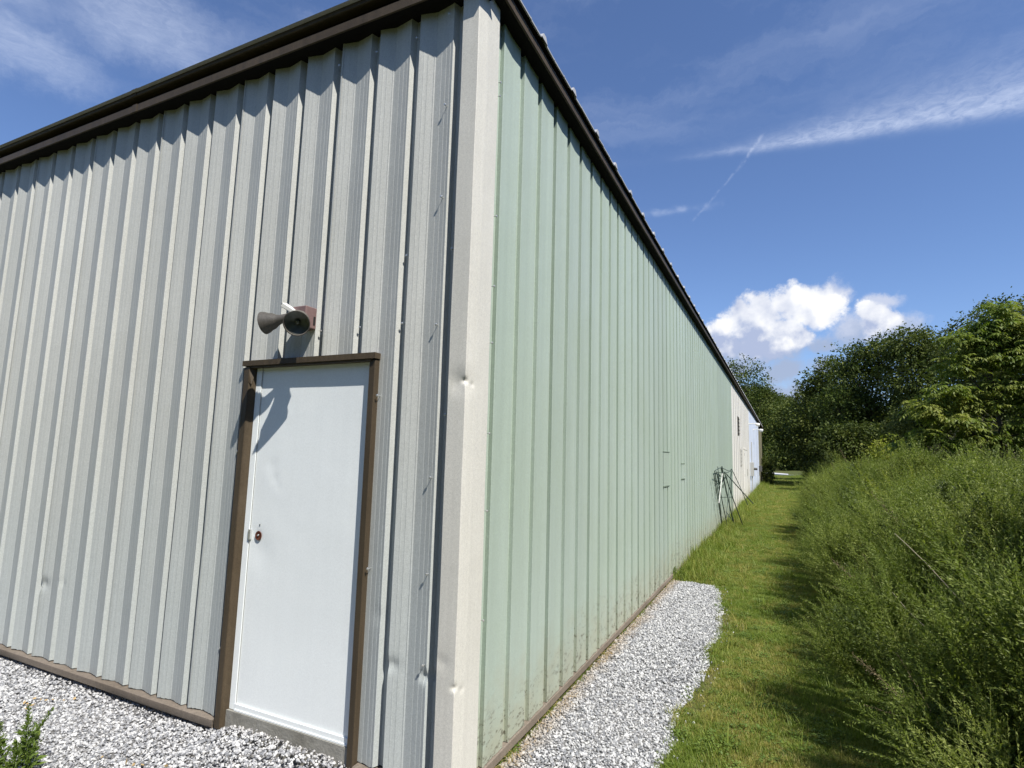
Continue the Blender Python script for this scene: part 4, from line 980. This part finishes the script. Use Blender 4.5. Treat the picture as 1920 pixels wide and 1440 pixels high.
tree((5.4, 63, GZ), 3, [(0, 0, 1.0, 1.4, 1.2, .9), (.9, 0, 1.6, 1.2, 1.2, 1.0)], 260, .18, M_darkleaf, 'low dark shrub in front of the road at the end of the weeds', 'small_shrub', seed=14, cr=.32, trunk_r=.04)

# near yellow-green tree with compound drooping leaves
def compound_tree(base, label, seed, n_leaf, lobes, mat, H):
    g = random.Random(seed); q = np.random.default_rng(seed); root = empty('young_tree', base, label=label, cat='tree')
    mb = MB(); tops = [Vector((0, 0, -.1)), Vector((-.03, 0, 1.6)), Vector((-.10, .05, 3.0)), Vector((-.22, 0, 4.4)), Vector((-.2, 0, H-.3))]
    mb.tube(tops, [.055, .048, .038, .024, .010], 8); mb.tube([(-.5, -.1, -.1), (-.52, -.1, 1.5), (-.66, -.1, 2.7), (-1.0, 0, 3.6)], [.03, .026, .02, .01], 7)
    L = []
    for lb in lobes:
        z = min(lb[2]*.8, H-.5); k = 0
        for i in range(len(tops)-1):
            if tops[i].z <= z <= tops[i+1].z: st = tops[i].lerp(tops[i+1], (z-tops[i].z)/(tops[i+1].z-tops[i].z)); break
        else: st = tops[-1]
        t_ = Vector(lb[:3]); m_ = (st+t_)/2+Vector((0, 0, -.1)); mb.tube([st, m_, t_], [.018, .012, .005], 5)
        for k in range(7): mb.tube([m_.lerp(t_, g.uniform(0, 1)), t_+Vector((g.uniform(-1, 1)*lb[3], g.uniform(-1, 1)*lb[4], g.uniform(-.6, .8)*lb[5]))*.85], [.006, .002], 4)
    mb.build('trunk', M_bark, root, smooth=60)
    vol = np.array([l[3]*l[4]*l[5] for l in lobes])**.75; cnt = (n_leaf*vol/vol.sum()).astype(int)+2; A = []
    for l, c_ in zip(lobes, cnt):
        # leaves gather in rosettes at shoot ends
        ns = max(3, c_//5); d = q.normal(0, 1, (ns, 3)); d /= np.linalg.norm(d, axis=1, keepdims=True); S = np.array(l[:3])+d*(q.uniform(.2, 1, (ns, 1))**.5)*np.array(l[3:])
        k = q.integers(0, ns, c_); A.append(np.concatenate([S[k]+q.normal(0, .035, (c_, 3)), k[:, None]+len(A)*1000], 1))
    A = np.concatenate(A); n = len(A); P0 = A[:, :3]; az = q.uniform(0, 6.28, n); el = q.uniform(-.1, .7, n); Lr = q.uniform(.16, .34, n)
    d0 = np.stack([np.cos(az)*np.cos(el), np.sin(az)*np.cos(el), np.sin(el)], 1); Ps, Ds, Ls, Rn = [], [], [], []; base_r = (np.sin(A[:, 3]*12.9)*43758.5) % 1
    side0 = np.stack([-np.sin(az), np.cos(az), np.zeros(n)], 1)
    for j in range(5):
        s = .35+.65*j/4; p = P0+d0*(Lr*s)[:, None]; p[:, 2] -= Lr*.45*s**2
        dd = d0.copy(); dd[:, 2] -= .9*s
        for sgn in (-1, 1) if j < 4 else (0,):
            Ps.append(p); D = dd*.55+side0*sgn*.9 if sgn else dd*1.0; D = D.copy(); D[:, 2] -= .35; Ds.append(D); Ls.append(np.full(n, .088)*q.uniform(.75, 1.25, n)*(1.1-.2*abs(s-.7))); Rn.append(np.clip(base_r*.65+q.uniform(0, .35, n), 0, 1))
    P_ = np.concatenate(Ps); D = np.concatenate(Ds); L_ = np.concatenate(Ls); N = q.normal(0, .35, D.shape)+[0, 0, 1.]
    V, F = blades(P_, D, N, L_, L_*.36, .2)
    o = bpy.data.objects.new('crown', fast_mesh('crown', V, F, mat, np.concatenate(Rn))); COL.objects.link(o); o.parent = root
# tree base at (6.1,14)
compound_tree((6.15, 14.0, GZ), 'young yellow-green tree with drooping leaflets and thin trunk at the right edge', 21, 5200,
    [(.0, 0, 5.35, .32, .3, .42), (-.15, 0, 4.85, .55, .5, .4), (-.62, -.1, 4.6, .42, .4, .3), (.45, 0, 4.9, .5, .5, .4), (.1, 0, 4.3, .7, .6, .4), (-.75, -.1, 4.1, .42, .4, .28), (.7, .1, 4.2, .6, .5, .5),
     (-1.05, -.2, 3.45, .45, .4, .22), (-.55, 0, 3.25, .6, .5, .28), (-1.45, -.3, 3.05, .45, .4, .25), (-.9, -.2, 2.75, .5, .5, .25), (.1, 0, 3.5, .6, .5, .35), (.8, 0, 3.3, .6, .5, .5), (-1.55, -.2, 2.45, .4, .4, .18),
     (-.4, .1, 2.4, .5, .5, .25), (.5, 0, 2.5, .6, .5, .4), (-1.9, 0, 2.15, .35, .3, .15), (-1.1, -.3, 2.2, .35, .3, .15), (1.3, 0, 4.4, .6, .5, .6), (1.3, 0, 3.0, .6, .6, .6)], M_lightleaf, 5.6)

# far wood and wooded hill: uncountable, one mass each
def clump_proto(seed, mat):
    q = np.random.default_rng(seed); n = 900; d = q.normal(0, 1, (n, 3)); d /= np.linalg.norm(d, axis=1, keepdims=True); r_ = q.uniform(.5, 1.05, (n, 1))**.5
    P = d*r_*(1+.2*np.sin(d[:, :1]*6)*np.cos(d[:, 1:2]*5)); P[:, 2] = P[:, 2]*1.05+.9; V, F = blades(P, d+q.normal(0, .8, (n, 3)), q.normal(0, .6, (n, 3))+[0, 0, 1], q.uniform(.10, .2, n), q.uniform(.07, .13, n))
    return bpy.data.objects.new('tree_mass', fast_mesh('tree_mass', V, F, mat, q.uniform(0, 1, n)))
masses = [clump_proto(i, m_) for i, m_ in enumerate([M_darkleaf, M_midleaf, M_darkleaf, M_midleaf])]
def far_wood():
    n = 420; x = rng.uniform(-110, 130, n); y = rng.uniform(118, 150, n)+np.abs(x)*.1; s = rng.uniform(2.6, 4.6, n)
    scatter('far_wood', np.column_stack([x, y, np.full(n, GZ)]), np.stack([np.zeros(n), np.zeros(n), rng.uniform(0, 6, n)], 1), np.stack([s, s, s*rng.uniform(.8, 1.1, n)], 1), rng.integers(0, 4, n), masses, label='dark wood beyond the road at the end of the lawn', cat='wood')
    n = 2600; x = rng.uniform(-220, 230, n); y = rng.uniform(165, 420, n); z = hill_z(x, y); k = z > .5; x, y, z = x[k], y[k], z[k]; n = len(x); s = rng.uniform(3, 5.5, n)
    scatter('hill_wood', np.column_stack([x, y, z-2.0]), np.stack([np.zeros(n), np.zeros(n), rng.uniform(0, 6, n)], 1), np.stack([s, s, s*.9], 1), rng.integers(0, 4, n), masses, label='wooded hillside seen through the gap between the trees', cat='wood')
far_wood()

# unseen trees added right and behind to cut low sky fill on the wall
def sky_block_trees():
    P = []
    for (x0, y0, x1, y1, n) in [(15, 24, 14, -6, 16), (14, -6, 9, -17, 10), (9, -17, -14, -19, 18), (-14, -19, -30, -14, 8)]:
        for k in range(n):
            q = k/n; P.append((x0+(x1-x0)*q+rng.normal(0, .8), y0+(y1-y0)*q+rng.normal(0, .8)))
    P = np.array(P); n = len(P); s_ = rng.uniform(2.2, 3.4, n)
    z = np.full(n, GZ); P3 = np.concatenate([np.column_stack([P, z]), np.column_stack([P+rng.normal(0, .6, P.shape), z+s_*1.3])]); S = np.concatenate([s_, s_*.8])
    m = len(S)
    scatter('sky_block_trees', P3, np.stack([np.zeros(m), np.zeros(m), rng.uniform(0, 6, m)], 1), np.stack([S, S, S], 1), rng.integers(0, 4, m), masses, label='unseen belt of dark trees added to block low sky light', cat='wood')
sky_block_trees()
